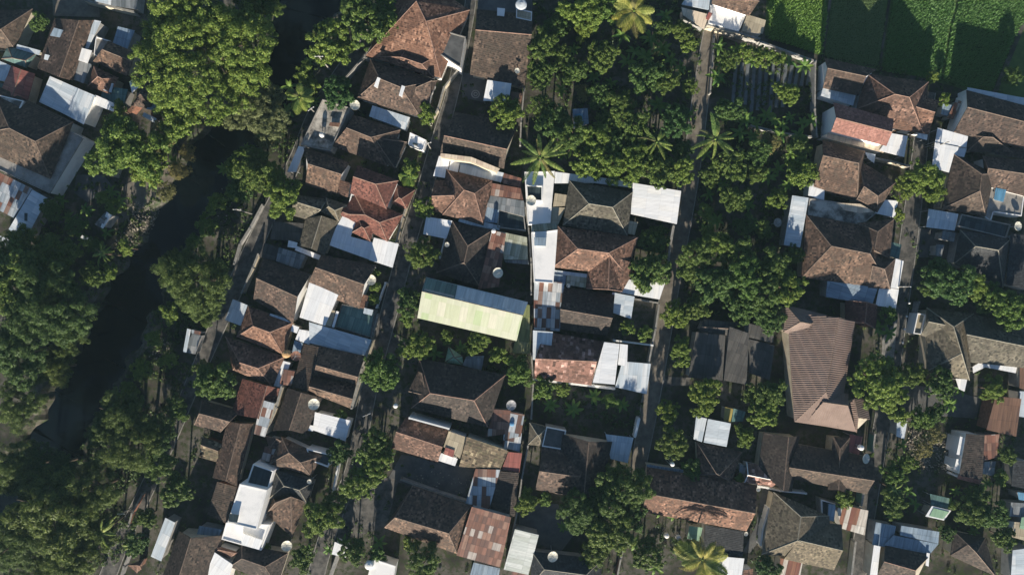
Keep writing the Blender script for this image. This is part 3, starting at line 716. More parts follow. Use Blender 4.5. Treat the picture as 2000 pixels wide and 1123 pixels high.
B('moss grey house of three joined roofs by the river lane', 'house', 'house', (1, 1), [('gh', [665, 395, 895, 425, 760, 580, 632, 545], [645, 440, 848, 503], 3.2, 'tile_grey'), ('g', [975, 590, 875, 840, 688, 770, 735, 570], [852, 548, 778, 788], 3.2, 'tile_grey'), ('h', [885, 415, 1050, 470, 980, 590, 850, 520], [905, 480, 950, 510], 3.3, 'tile_grey'), ('l', [500, 590, 735, 605, 690, 735, 478, 720], 2.4, 'felt_dark')], CR)
B('long white flat ledge below the moss grey house', 'canopy', 'canopy', (1, 1), [('l', [612, 728, 678, 745, 668, 785, 604, 776], 2.9, 'metal_white'), ('l', [670, 768, 866, 846, 852, 878, 658, 800], 2.7, 'metal_white')])
B('low dark grey corrugated roof beside the river lane', 'shed', 'shed', (1, 1), [('l', [540, 778, 738, 838, 690, 942, 520, 880], 2.6, 'metal_grey'), ('l', [435, 745, 545, 780, 525, 880, 395, 850], 2.4, 'felt_dark')], GR)
B('steep brown gabled house left of the white step roof', 'house', 'house', (1, 2), [('g', [430, -170, 775, -55, 645, 310, 355, 130], [376, -25, 676, 112], 3.4, 'tile_brown')], WT)
B('steep brown gabled house above the dark tarpaulin terrace', 'house', 'house', (1, 2), [('g', [850, -195, 1255, -120, 1130, 200, 740, 45], [808, -104, 1166, 22], 3.4, 'tile_brown'), ('l', [1140, 90, 1195, 105, 1172, 195, 1118, 188], 2.8, 'tile_orange')], WT)
B('bright white stepped metal roof between two brown gables', 'house', 'shed', (1, 2), [('l', [765, 0, 982, 84, 880, 322, 692, 262], 3.6, 'metal_white'), ('l', [905, 205, 952, 212, 922, 332, 880, 318], 3.2, 'sheet_tan'), ('l', [962, 215, 980, 220, 945, 338, 928, 332], 3.2, 'metal_white')], WT)
B('wide pale metal roof running to the lane wall', 'house', 'shed', (1, 2), [('l', [762, 296, 1218, 425, 1166, 548, 765, 448], 3.2, 'metal_pale', {'u': 'v'}), ('l', [690, 348, 764, 362, 766, 462, 662, 422], 3.0, 'metal_white')], WT)
B('dark green tarpaulin terrace beside the lane wall', 'terrace', 'roof_terrace', (1, 2), [('f', [1000, 165, 1245, 210, 1212, 412, 948, 330], 2.8, 'sheet_teal', {'par': .2, 'pmat': 'concrete_dark'}), ('l', [1165, 192, 1232, 208, 1220, 248, 1158, 232], 3.2, 'metal_pale', {'posts': 0})], GR)
B('pale blue flat canopy standing on the river lane', 'canopy', 'canopy', (1, 2), [('l', [205, 128, 312, 172, 268, 325, 148, 280], 2.8, 'metal_pale')])
B('orange tiled hipped house with a long bright front slope', 'house', 'house', (1, 2), [('h', [318, 178, 645, 300, 575, 535, 232, 402], [354, 325, 476, 370], 3.3, 'tile_orange'), ('l', [478, 232, 640, 285, 628, 305, 468, 255], 3.4, 'metal_pale', {'posts': 0}), ('l', [622, 308, 690, 332, 672, 378, 612, 355], 3.2, 'metal_white', {'posts': 0})], CR)
B('reddish brown hipped house below the orange tiled hip', 'house', 'house', (1, 2), [('h', [150, 400, 585, 550, 492, 768, 205, 645], [254, 590, 390, 633], 3.2, 'tile_red')], CR)
B('narrow strip of blue and rust roofs between the hips and the twin gables', 'shed', 'shed', (1, 2), [('l', [655, 428, 718, 450, 690, 545, 638, 520], 2.8, 'metal_blue'), ('l', [572, 578, 626, 592, 562, 775, 502, 762], 2.6, 'metal_white'), ('l', [576, 640, 658, 655, 632, 762, 545, 748], 3.0, 'metal_rust')], GR)
B('twin sawtooth brown gables behind the long lane wall', 'house', 'house', (1, 2), [('g', [842, 470, 1172, 542, 1105, 755, 790, 695], [812, 610, 1118, 696], 3.6, 'tile_brown', {'hr': 6.4}), ('g', [790, 685, 1105, 745, 1062, 925, 755, 805], [762, 765, 1080, 857], 3.6, 'tile_brown', {'hr': 6.2}), ('l', [722, 455, 838, 478, 752, 802, 640, 768], [3.2, 4.6, 4.6, 3.2], 'tile_dull')], WT)
B('red mossy tiled roof with a patched metal gutter strip', 'house', 'house', (1, 2), [('g', [560, 785, 420, 1020, 190, 965, 275, 710], [455, 760, 385, 1000], 3.0, 'tile_maroon'), ('l', [412, 862, 512, 890, 440, 1135, 358, 1112], 4.4, 'metal_patch')], CR)
B('dim brown roof with a cream dish at its corner', 'house', 'house', (1, 2), [('g', [855, 850, 740, 1115, 495, 1090, 605, 775], [705, 810, 615, 1085], 3.2, 'tile_dull')], CR)
B('plain white metal roof by the lane with a cream dish above it', 'house', 'shed', (1, 2), [('l', [805, 953, 1068, 1015, 1028, 1165, 790, 1085], 3.2, 'metal_white', {'u': 'v'}), ('l', [770, 1048, 800, 1052, 790, 1092, 748, 1088], 3.0, 'metal_white')], WT)
B('small brown hip with one lit edge left of the grey brown gable', 'house', 'house', (1, 2), [('h', [-20, 865, 262, 945, 110, 1100, -80, 1050], [-40, 962, 180, 1022], 3.0, 'tile_brown')], CR)
B('long brown gable running down towards the white cube house', 'house', 'house', (1, 3), [('g', [355, 15, 235, 475, 55, 410, 165, 0], [262, 15, 152, 435], 3.2, 'tile_brown')], CR)
B('dull brown flat pitched roof left of the white cube house', 'shed', 'shed', (1, 3), [('l', [90, 440, 235, 478, 158, 745, 15, 680], 2.8, 'tile_dull')], BK)
B('yellow lichen roof edge beside the dark trees at the lower left', 'shed', 'shed', (1, 3), [('g', [-20, 110, 150, 170, 100, 300, -40, 260], [-30, 170, 98, 215], 2.8, 'tile_mossy')], BK)
B('white cube house with a dark glazed roof terrace', 'house', 'house', (1, 3), [('f', [255, 455, 455, 500, 378, 790, 165, 740], 6.4, 'plaster_white', {'par': .12}), ('f', [352, 310, 502, 362, 458, 505, 300, 458], 5.2, 'glass_dark', {'par': .5}), ('f', [155, 738, 480, 752, 412, 942, 122, 860], 4.2, 'plaster_white', {'par': .15}), ('l', [178, 672, 250, 682, 236, 738, 172, 728], 6.9, 'glass_dark', {'posts': 0}), ('l', [262, 812, 425, 868, 395, 935, 270, 900], 4.5, 'metal_white', {'posts': 0})], WT)
B('brown house with a humped lit ridge and white parapet terrace', 'house', 'house', (1, 3), [('h', [560, 110, 860, 250, 780, 400, 470, 310], [615, 228, 700, 300], 3.4, 'tile_brown'), ('f', [742, 198, 932, 245, 900, 335, 770, 285], 3.8, 'glass_dark', {'par': .5}), ('h', [445, 105, 615, 140, 560, 200, 470, 200], [525, 125, 550, 140], 3.0, 'tile_brown')], WT)
B('striped rusty lean-to between the white cube house and the humped roof', 'shed', 'shed', (1, 3), [('l', [440, 180, 520, 200, 500, 300, 410, 280], 2.8, 'metal_rust')], GR)
B('dark hipped roof above the folded brown pyramid', 'house', 'house', (1, 3), [('h', [500, 345, 800, 440, 750, 600, 470, 560], [580, 470, 690, 500], 3.1, 'tile_slate')], GR)
B('folded brown pyramid roof with an orange left hip', 'house', 'house', (1, 3), [('h', [500, 560, 742, 590, 638, 848, 450, 672], [516, 592, 630, 548], 3.0, 'tile_brown', {'hr': 5.2})], CR)
B('large white tin roof cut by the bottom edge left of the dark hip', 'house', 'shed', (1, 3), [('l', [72, 955, 205, 1045, 150, 1230, -20, 1180], 3.4, 'metal_white'), ('h', [85, 905, 255, 958, 175, 1000, 70, 960], [100, 935, 220, 960], 3.2, 'tile_orange')], WT)
B('dark brown hips at the bottom edge right of the white tin roof', 'house', 'house', (1, 3), [('h', [270, 900, 610, 960, 530, 1200, 180, 1060], [270, 1000, 440, 1060], 3.2, 'tile_dull')], CR)
B('dim red brown gable at the bottom edge beside the pale blue strip', 'house', 'house', (0, 3), [('g', [1640, 830, 1520, 1220, 1160, 1200, 1310, 800], [1395, 850, 1285, 1205], 3.2, 'tile_dull')], CR)
B('long pale blue metal strip roof at the bottom left', 'shed', 'shed', (0, 3), [('l', [1208, 702, 1280, 738, 1178, 1020, 1102, 985], 2.8, 'metal_pale')], GR)
B('open triangular wooden roof frame by the bottom left lane', 'shed', 'shelter', (0, 3), [('h', [935, 1050, 1058, 1000, 1030, 1080, 1000, 1105], [1010, 1050, 1020, 1055], 2.4, 'tile_orange')], BK)
B('bluish flat roof by the white cube house and its lower left corner', 'shed', 'shed', (1, 3), [('l', [-40, 760, 125, 790, 100, 845, -60, 825], 2.8, 'metal_blue')], GR)
B('small white pavilion roof beside the lane at the bottom', 'shed', 'shed', (1, 3), [('l', [950, 878, 1048, 922, 1028, 998, 928, 968], 2.8, 'metal_white')], WT)
B('white flat roof at the bottom edge with a round tank beside it', 'house', 'house', (1, 3), [('f', [1225, 1000, 1395, 1055, 1370, 1200, 1185, 1150], 3.4, 'plaster_white', {'par': .12})], WT)
# --- between the white house lane and the orchard
B('flat dark terrace with white boxes at the top centre', 'terrace', 'roof_terrace', (2, 0), [('f', [500, -60, 900, -60, 895, 110, 495, 110], 3.0, 'concrete_dark', {'par': .25, 'pmat': 'concrete_dark'}), ('f', [640, 58, 698, 64, 692, 122, 638, 116], 3.9, 'plaster_white', {'par': 0}), ('f', [780, 62, 896, 88, 892, 158, 778, 132], 3.9, 'sheet_tan', {'par': .15})], GR)
B('broad plain brown gable with a white dish on its slope', 'house', 'house', (2, 0), [('g', [490, 70, 900, 110, 838, 645, 440, 545], [482, 220, 892, 256], 3.0, 'tile_dull', {'hr': 5.8, 'ridge': 'ridge_red'})], CR)
B('square white canopy on the ornamented patio', 'canopy', 'canopy', (2, 0), [('l', [568, 586, 745, 612, 724, 748, 538, 738], 3.0, 'metal_white')])
B('low brown roof patch beside the square white canopy', 'shed', 'shed', (2, 0), [('l', [742, 670, 830, 685, 812, 760, 730, 745], 2.4, 'sheet_brown')], GR)
B('dark tiled house with a sagging lit ridge above the cream parapet', 'house', 'house', (2, 0), [('g', [330, 820, 800, 900, 690, 1235, 225, 1115], [252, 992, 712, 1092], 3.2, 'tile_dull', {'ridge': 'ridge_red', 'hr': 5.8})], CR)
B('row of white canopies behind the cream parapet', 'canopy', 'canopy', (2, 1), [('l', [215, 112, 295, 132, 268, 275, 172, 258], 3.2, 'metal_white'), ('l', [302, 140, 368, 158, 342, 278, 272, 262], 3.2, 'metal_white'), ('l', [372, 160, 690, 236, 668, 305, 362, 232], 3.0, 'metal_pale')])
B('cream parapet wall curving behind the white canopies', 'wall', 'parapet_wall', (2, 1), [('l', [228, 92, 452, 120, 660, 205, 645, 228, 450, 152, 222, 115], 5.2, 'sheet_cream')], CR)
B('red speckled hipped house facing the lane with a bush at its corner', 'house', 'house', (2, 1), [('h', [262, 205, 606, 292, 538, 612, 240, 540], [398, 360, 476, 386], 3.2, 'tile_red'), ('gh', [185, 285, 380, 300, 360, 560, 162, 512], [162, 405, 322, 400], 3.0, 'tile_red')], CR)
B('long rust and grey metal roofs beside the red speckled hip', 'shed', 'shed', (2, 1), [('l', [690, 238, 818, 275, 812, 348, 672, 308], 3.0, 'metal_rust'), ('l', [602, 310, 812, 348, 832, 432, 590, 400], 3.4, 'metal_rust'), ('l', [590, 402, 836, 440, 842, 555, 562, 482], 3.1, 'metal_grey'), ('l', [566, 484, 655, 505, 640, 602, 542, 592], 2.8, 'metal_blue'), ('l', [545, 594, 662, 622, 655, 655, 540, 628], 2.6, 'metal_pale')], GR)
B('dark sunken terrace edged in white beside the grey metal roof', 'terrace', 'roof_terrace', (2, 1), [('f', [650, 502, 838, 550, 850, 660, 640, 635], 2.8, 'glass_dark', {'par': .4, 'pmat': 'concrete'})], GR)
B('white square canopy at the lane below the red speckled hip', 'canopy', 'canopy', (2, 1), [('l', [122, 555, 312, 585, 268, 718, 98, 682], 3.0, 'metal_white')])
B('dark hipped house in shade above the green roofed hall', 'house', 'house', (2, 1), [('h', [612, 650, 515, 1070, 195, 965, 315, 590], [425, 768, 398, 890], 3.2, 'tile_dull', {'pitch': .5}), ('l', [365, 568, 600, 640, 590, 660, 355, 590], 2.8, 'metal_pale')], CR)
B('weathered rust banded roof right of the dark hipped house', 'shed', 'shed', (2, 1), [('l', [602, 652, 705, 680, 652, 1068, 498, 1085], 3.4, 'metal_rust'), ('l', [655, 662, 858, 706, 865, 870, 690, 868], 3.0, 'sheet_moss'), ('l', [690, 872, 868, 872, 872, 905, 702, 890], 2.6, 'metal_grey')], GR)
B('long hall with pale green and cream translucent roof sheets', 'hall', 'hall', (2, 2), [('g', [120, -32, 866, 150, 782, 434, 56, 266], [90, 72, 828, 247], 5.2, 'sheet_green', {'hr': 7.1, 'north': 'metal_pale', 'ridge': 'ridge_grey'}), ('l', [120, -30, 350, 26, 330, 128, 92, 71], [5.3, 5.3, 7.14, 7.14], 'sheet_teal', {'posts': 0})], GR)
B('sloping olive metal side roof at the end of the green hall', 'shed', 'shed', (2, 2), [('l', [840, 165, 878, 172, 880, 525, 748, 522], 2.8, 'sheet_olive')], GR)
B('patched metal roofs of white rust and blue beside the narrow alley', 'shed', 'shed', (2, 2), [('l', [910, -10, 1132, 10, 1118, 190, 908, 180], 3.2, 'metal_patch'), ('l', [908, 182, 1116, 192, 1098, 362, 910, 352], 2.9, 'metal_patch')], GR)
B('pale grey flat roof with a little white table like box at the alley', 'shed', 'shed', (2, 2), [('l', [902, 356, 1048, 368, 1024, 582, 900, 570], 4.4, 'metal_pale'), ('l', [930, 490, 995, 500, 985, 545, 928, 535], 4.7, 'sheet_cream', {'posts': 0})], WT)
B('dark brown gable below the mosaic yard', 'house', 'house', (2, 2), [('g', [1128, 42, 1500, 92, 1445, 395, 1102, 348], [1102, 202, 1484, 268], 3.2, 'tile_dull')], CR)
B('gable roof blotched pink and brown beside the white flat roofs', 'house', 'house', (2, 2), [('g', [985, 365, 1425, 440, 1328, 758, 908, 706], [920, 562, 1370, 584], 3.3, 'tile_speckled')], WT)
B('tall white flat roof at the right end of the blotched gable', 'house', 'house', (2, 2), [('l', [1422, 442, 1535, 456, 1500, 752, 1338, 738], 5.2, 'metal_white', {'u': 'v', 'tilt': .03})], WT)
B('pale grey stepped carports along the orchard lane', 'canopy', 'canopy', (3, 2), [('l', [42, 455, 98, 462, 92, 618, 25, 608], 3.8, 'metal_white'), ('l', [58, 582, 266, 600, 236, 822, 5, 770], 3.2, 'metal_pale')])
B('pale green pyramid tent in the garden below the hall', 'tent', 'tent', (2, 2), [('h', [285, 474, 384, 545, 394, 610, 258, 590], [324, 548, 330, 555], 2.2, 'tarp_green', {'hr': 3.4})], 'plaster_teal')
B('small grey sheet roof beside the pale green tent', 'shed', 'shed', (2, 2), [('l', [415, 545, 545, 542, 525, 652, 386, 612], 2.4, 'metal_grey')], GR)
B('large dark house with a lit brown front slope below the green hall', 'house', 'house', (2, 2), [('h', [70, 560, 700, 682, 572, 1065, 10, 925], [150, 815, 472, 868], 3.4, 'tile_dull', {'hr': 6.4, 'ridge': 'ridge_red'}), ('gh', [160, 680, 160, 860, -10, 800, 62, 655], [90, 668, 120, 830], 4.0, 'tile_dull')], CR)
B('collapsing patched rust roofs beside the grey dish', 'shed', 'shed', (2, 3), [('l', [615, -90, 740, -80, 720, 90, 560, 110], 2.8, 'metal_rust'), ('l', [740, -70, 840, -50, 812, 110, 690, 130], 2.6, 'metal_patch'), ('l', [690, 60, 820, 85, 806, 222, 680, 190], 2.4, 'metal_patch')], GR)
B('brown gable with a bright orange speckled front along the rubble yard', 'house', 'house', (2, 3), [('g', [-20, -40, 288, 55, 208, 295, -135, 195], [-98, 75, 240, 186], 3.2, 'tile_red'), ('l', [-20, 212, 205, 288, 195, 305, -30, 235], 2.6, 'tile_brown')], CR)
B('tan terrace roof with a pink patch and white sheet', 'terrace', 'shed', (2, 3), [('l', [286, 70, 418, 115, 368, 272, 248, 185], 3.8, 'sheet_tan'), ('l', [262, 188, 330, 212, 318, 262, 250, 238], 4.0, 'metal_red', {'posts': 0}), ('l', [230, 230, 352, 272, 332, 325, 208, 285], 3.0, 'metal_white')], WT)
B('yellow lichen covered tile roof left of the pink metal shed', 'house', 'house', (2, 3), [('l', [418, 112, 722, 215, 662, 352, 362, 330], 3.2, 'tile_mossy', {'tilt': .35})], CR)
B('pinkish weathered metal shed at the end of the lichen covered roof', 'shed', 'shed', (2, 3), [('l', [722, 222, 822, 232, 802, 372, 672, 352], 2.8, 'metal_red')], GR)
B('strip of patched metal sheets below the lichen covered roof', 'shed', 'shed', (2, 3), [('l', [482, 345, 662, 352, 582, 642, 408, 598], 3.0, 'metal_patch')], GR)
B('dark lean-to of old tiles beside the narrow alley at the bottom', 'shed', 'shed', (2, 3), [('l', [655, 362, 800, 375, 770, 695, 588, 640], 2.6, 'tile_dull')], GR)
B('dark hipped house with a lit brown eave beside the rusty hall', 'house', 'house', (2, 3), [('h', [25, 465, 450, 615, 348, 968, -185, 775], [-105, 700, 286, 816], 3.3, 'tile_brown', {'hr': 6.2})], CR)
B('big rusty corrugated roof of many small sheets at the bottom', 'hall', 'hall', (2, 3), [('l', [455, 622, 742, 700, 662, 1065, 342, 978], 3.6, 'metal_rust', {'tilt': .12})], GR)
B('blue grey metal roof at the bottom edge under the rusty hall', 'shed', 'shed', (2, 3), [('l', [468, 1030, 660, 1072, 640, 1200, 430, 1160], 2.8, 'metal_blue')], GR)
B('long pale green white metal roof at the bottom beside the alley', 'shed', 'shed', (2, 3), [('l', [770, 785, 945, 828, 868, 1120, 688, 1080], 3.2, 'sheet_pale', {'u': 'v'}), ('l', [750, 1085, 868, 1118, 850, 1180, 740, 1150], 3.0, 'metal_rust')], GR)
B('small tan pyramid roof at the corner of the vacant plot', 'house', 'house', (2, 3), [('h', [878, 8, 1012, 40, 975, 182, 866, 168], [935, 98, 944, 102], 3.2, 'tile_grey', {'pitch': .5})], CR)
B('dark slate terrace edged in white beside the tan pyramid roof', 'terrace', 'roof_terrace', (2, 3), [('f', [1000, 38, 1145, 66, 1114, 205, 968, 182], 3.4, 'concrete_dark', {'par': .3})], GR)
B('broad dark brown roof with one triangular lit wing', 'house', 'house', (2, 3), [('gh', [1482, 148, 1385, 580, 1060, 520, 1120, 92], [1312, 148, 1272, 560], 3.4, 'tile_dull', {'pitch': .5}), ('g', [968, 180, 1300, 245, 1215, 548, 918, 498], [948, 362, 1250, 405], 3.3, 'tile_brown')], CR)
B('white sheet roof at the right side of the broad dark brown roof', 'canopy', 'canopy', (3, 3), [('l', [-65, 92, 140, 118, 98, 304, -28, 272], 3.0, 'metal_pale')])
B('dark hipped roof at the bottom edge with a cream dish', 'house', 'house', (2, 3), [('h', [895, 950, 1410, 1005, 1390, 1290, 880, 1200], [985, 1080, 1290, 1120], 3.2, 'tile_slate')], GR)
# --- the white compound at the centre
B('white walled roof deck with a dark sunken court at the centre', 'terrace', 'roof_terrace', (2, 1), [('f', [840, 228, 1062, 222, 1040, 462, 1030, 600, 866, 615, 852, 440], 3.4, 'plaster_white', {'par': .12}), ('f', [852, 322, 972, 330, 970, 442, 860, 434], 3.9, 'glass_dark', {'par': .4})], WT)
B('long white ledge roof above the grey hipped house', 'canopy', 'canopy', (2, 1), [('l', [1064, 228, 1350, 262, 1640, 305, 1630, 345, 1350, 310, 1058, 312], 3.0, 'metal_white')])
B('large grey hipped house beside the white carport', 'house', 'house', (2, 1), [('h', [1168, 290, 1632, 375, 1592, 695, 1120, 618], [1310, 460, 1484, 487], 3.7, 'tile_grey'), ('l', [1062, 384, 1195, 404, 1152, 476, 1048, 482], 3.2, 'sheet_tan'), ('l', [1010, 484, 1142, 490, 1085, 615, 1002, 610], 3.0, 'sheet_tan'), ('l', [1578, 582, 1670, 596, 1645, 690, 1590, 678], 2.8, 'sheet_tan')], CR)
B('big white carport roof beside the orchard lane', 'canopy', 'carport', (3, 1), [('l', [135, 308, 488, 368, 456, 610, 120, 536], 3.2, 'metal_white', {'u': 'v'})])
B('arched grey canopy between the two white decks', 'canopy', 'canopy', (2, 1), [('l', [890, 620, 985, 600, 1082, 612, 1080, 645, 890, 668], 3.2, 'sheet_moss')])
B('tall white flat roof with a blue skylight left of the red hip', 'house', 'house', (2, 1), [('f', [890, 668, 1005, 660, 1082, 650, 1062, 930, 1050, 1042, 910, 1032], 4.6, 'plaster_white', {'par': .12}), ('l', [910, 706, 1000, 710, 996, 770, 912, 768], 5.0, 'metal_blue', {'posts': 0})], WT)
B('red and pink tiled house with a steep front hip at the centre', 'house', 'house', (2, 1), [('h', [1082, 622, 1672, 705, 1590, 985, 1040, 925], [1230, 790, 1456, 820], 3.6, 'tile_red', {'hr': 7.0}), ('gh', [1668, 905, 1555, 1100, 1290, 1078, 1300, 960], [1462, 838, 1452, 1085], 3.4, 'tile_red', {'hr': 6.4}), ('l', [1060, 945, 1305, 975, 1292, 1004, 1055, 972], 2.9, 'metal_pale')], CR)
B('small glazed pattern roof beside the red steep hip', 'canopy', 'canopy', (2, 1), [('l', [1150, 980, 1298, 1002, 1286, 1076, 1142, 1050], 2.8, 'sheet_moss')])
B('pale blue metal canopy beside the mosaic yard', 'canopy', 'canopy', (2, 1), [('l', [1055, 975, 1145, 985, 1138, 1055, 1048, 1042], 3.0, 'metal_blue')])
B('white slab roof over the gate below the two garden trees', 'canopy', 'canopy', (3, 1), [('l', [48, 1010, 372, 1035, 330, 1160, 40, 1110], 2.8, 'metal_white')])
B('pale blue and white carport beside the empty grey court', 'canopy', 'canopy', (3, 2), [('l', [-15, 78, 148, 110, 122, 272, -20, 225], 3.0, 'metal_pale', {'u': 'v'})])
# --- top right
B('brick red roof with a white front at the top edge', 'house', 'house', (3, 0), [('g', [720, -120, 1095, -60, 985, 118, 712, 30], [720, -50, 1060, 10], 4.0, 'tile_brown'), ('f', [700, 38, 960, 118, 910, 232, 686, 172], 2.6, 'plaster_white', {'par': .15}), ('l', [970, 108, 1108, 150, 1085, 250, 928, 228], 2.8, 'sheet_tan')], WT)
B('pinkish patched sheds left of the brick red roof', 'shed', 'shed', (3, 0), [('l', [490, 55, 692, 108, 655, 215, 500, 112], 2.6, 'sheet_cream'), ('l', [540, -40, 700, -20, 690, 75, 490, 35], 2.8, 'metal_pale'), ('l', [690, 90, 720, 100, 690, 150, 668, 140], 2.9, 'metal_red')], GR)
B('dark brown house with a pale side wall at the edge of the rice field', 'house', 'house', (4, 0), [('g', [38, 425, 425, 508, 285, 700, 28, 645], [62, 500, 345, 560], 3.6, 'tile_brown'), ('l', [28, 640, 272, 690, 248, 775, 12, 700], 2.8, 'metal_pale')], WT)
B('brick red hipped house with pale ridges below the rice field', 'house', 'house', (4, 0), [('h', [345, 540, 800, 600, 760, 970, 270, 800], [555, 690, 660, 712], 3.8, 'tile_red', {'hr': 7.0}), ('g', [690, 690, 880, 740, 800, 985, 520, 935], [650, 765, 848, 822], 3.6, 'tile_red', {'hr': 5.6})], WT)
B('bright salmon pink roof slope with a long white ridge', 'house', 'house', (4, 0), [('g', [105, 750, 545, 872, 492, 1068, 88, 962], [125, 862, 535, 966], 5.6, 'tile_pink'), ('l', [86, 962, 492, 1062, 470, 1118, 12, 1002], 2.9, 'sheet_cream')], WT)
B('cream white canopy at the end of the salmon pink roof', 'canopy', 'canopy', (4, 0), [('l', [528, 975, 648, 996, 622, 1150, 440, 1102], 3.0, 'metal_white'), ('l', [728, 955, 800, 938, 788, 1025, 712, 1005], 3.0, 'metal_white')])
B('two white metal roofs at the corner right of the lane', 'canopy', 'canopy', (4, 0), [('l', [866, 935, 1088, 998, 1076, 1080, 848, 1040], 3.4, 'metal_white'), ('l', [846, 1042, 1020, 1076, 970, 1268, 824, 1226], 3.2, 'metal_white'), ('l', [1022, 1078, 1078, 1086, 1060, 1150, 1004, 1140], 3.0, 'metal_white')])
B('long brown gabled house under a pale blue roof strip at the right edge', 'house', 'house', (4, 0), [('g', [1078, 660, 1720, 830, 1610, 1115, 985, 968], [1085, 785, 1655, 930], 3.6, 'tile_brown', {'hr': 6.0}), ('l', [1084, 640, 1560, 728, 1560, 800, 1082, 690], 3.0, 'metal_pale', {'u': 'v'})], WT)
B('dark brown gablet house below the long brown gabled house', 'house', 'house', (4, 0), [('h', [1090, 990, 1260, 890, 1420, 1120, 1080, 1110], [1200, 1000, 1270, 1005], 3.0, 'tile_dull'), ('l', [1255, 1055, 1600, 1110, 1600, 1180, 1290, 1130], 3.0, 'tile_brown')], CR)
B('stack of rust and blue boards leaning by the long brown house', 'shed', 'shed', (4, 0), [('l', [1000, 730, 1042, 742, 978, 872, 936, 865], 2.4, 'metal_rust'), ('l', [1045, 758, 1072, 768, 1045, 860, 1012, 850], 2.2, 'metal_pale'), ('l', [905, 760, 975, 770, 940, 850, 890, 835], 2.2, 'metal_blue')], GR)
B('brown house with cross gables beside the tree over the lane', 'house', 'house', (4, 1), [('gh', [25, -5, 335, 75, 280, 440, -40, 335], [28, 108, 290, 165], 3.4, 'tile_brown'), ('h', [285, 140, 560, 305, 425, 525, 265, 450], [330, 335, 430, 405], 3.4, 'tile_brown')], CR)
B('white carport below the cross gabled house', 'canopy', 'carport', (4, 1), [('l', [424, 428, 578, 440, 552, 562, 408, 530], 2.8, 'metal_white'), ('l', [335, 84, 412, 102, 402, 165, 355, 130], 3.0, 'metal_pale')])
B('white box roof left of the cross gabled house', 'shed', 'shed', (3, 1), [('l', [1428, 300, 1540, 338, 1532, 440, 1416, 400], 3.0, 'metal_white')], WT)
B('cream tarpaulin canopy shaped like a boat over a mottled roof', 'canopy', 'canopy', (4, 1), [('l', [130, 455, 300, 462, 402, 520, 300, 530, 190, 510], 3.9, 'sheet_cream')])
B('mottled concrete roof deck between the two brown houses', 'terrace', 'roof_terrace', (4, 1), [('f', [-72, 420, 150, 450, 420, 530, 270, 650, -85, 560], 3.2, 'concrete_mottled', {'par': .2, 'pmat': 'concrete'})], GR)
B('long light grey blue metal roof beside the orchard trees', 'shed', 'shed', (3, 1), [('l', [1300, 400, 1420, 418, 1358, 780, 1238, 762], 3.2, 'metal_pale', {'u': 'v'})], GR)
B('large speckled brown house with many crossing hips', 'house', 'house', (4, 1), [('h', [-95, 540, 430, 640, 520, 1085, -130, 1000], [90, 770, 372, 826], 3.5, 'tile_brown', {'hr': 6.6}), ('h', [548, 572, 515, 860, 380, 840, 280, 600], [428, 665, 405, 800], 3.5, 'tile_brown', {'hr': 6.2}), ('h', [330, 860, 560, 860, 520, 1085, 360, 1075], [392, 915, 478, 938], 3.4, 'tile_brown', {'hr': 5.8})], CR)
B('steel blue flat metal roof below the speckled brown house', 'shed', 'shed', (4, 2), [('l', [64, -42, 432, 38, 388, 168, 48, 112], 3.2, 'metal_blue', {'u': 'v'})], GR)
B('white L shaped roof strip on the lane beside the speckled house', 'canopy', 'canopy', (4, 1), [('l', [560, 862, 618, 880, 582, 1082, 522, 1075], 3.2, 'metal_white'), ('l', [440, 1068, 582, 1086, 560, 1230, 412, 1202], 2.8, 'metal_white')])
B('dark green tarpaulin shelter between the speckled house and the lane', 'shelter', 'canopy', (4, 1), [('l', [512, 735, 602, 760, 582, 865, 498, 842], 2.6, 'sheet_teal')])
B('dark brown hipped house with a white roof at its upper corner', 'house', 'house', (4, 1), [('h', [1280, 240, 1218, 552, 895, 500, 985, 100], [1190, 246, 1176, 366], 3.4, 'tile_dull')], CR)
B('brown speckled hip at the right edge above a concrete deck', 'house', 'house', (4, 1), [('h', [1195, 110, 1620, 160, 1590, 430, 1222, 330], [1238, 202, 1560, 250], 3.4, 'tile_brown')], WT)
B('pale concrete deck with a blue tarpaulin at the right edge', 'terrace', 'roof_terrace', (4, 1), [('f', [1225, 330, 1500, 400, 1480, 552, 1270, 520, 1250, 585, 1212, 560], 3.0, 'concrete', {'par': .15}), ('l', [1292, 345, 1368, 360, 1346, 448, 1278, 430], 3.4, 'tarp_blue', {'posts': 0})], WT)
B('white roof at the lane corner in front of the dark glasshouse', 'canopy', 'canopy', (4, 1), [('l', [800, 498, 1018, 535, 990, 658, 783, 632], 3.0, 'metal_pale')])
B('long dark glasshouse roof framed in white', 'shed', 'glasshouse', (4, 1), [('f', [1042, 535, 1402, 612, 1368, 712, 1012, 625], 3.4, 'glass_dark', {'par': .3, 'pmat': 'concrete'})], GR)
B('dark slate flat roof at the right edge below the white dish', 'building', 'building', (4, 1), [('l', [1400, 680, 1560, 690, 1560, 1100, 1366, 1050], 3.4, 'tile_slate')], GR)
B('dark slate hipped roof between the glasshouse and the trees', 'house', 'house', (4, 1), [('h', [1030, 650, 1405, 715, 1345, 1075, 985, 900], [1145, 772, 1310, 800], 3.3, 'tile_slate')], GR)
B('narrow grey shed with a pale front right of the lane', 'shed', 'shed', (4, 1), [('l', [858, 755, 915, 762, 895, 845, 850, 840], 2.4, 'metal_grey')], GR)
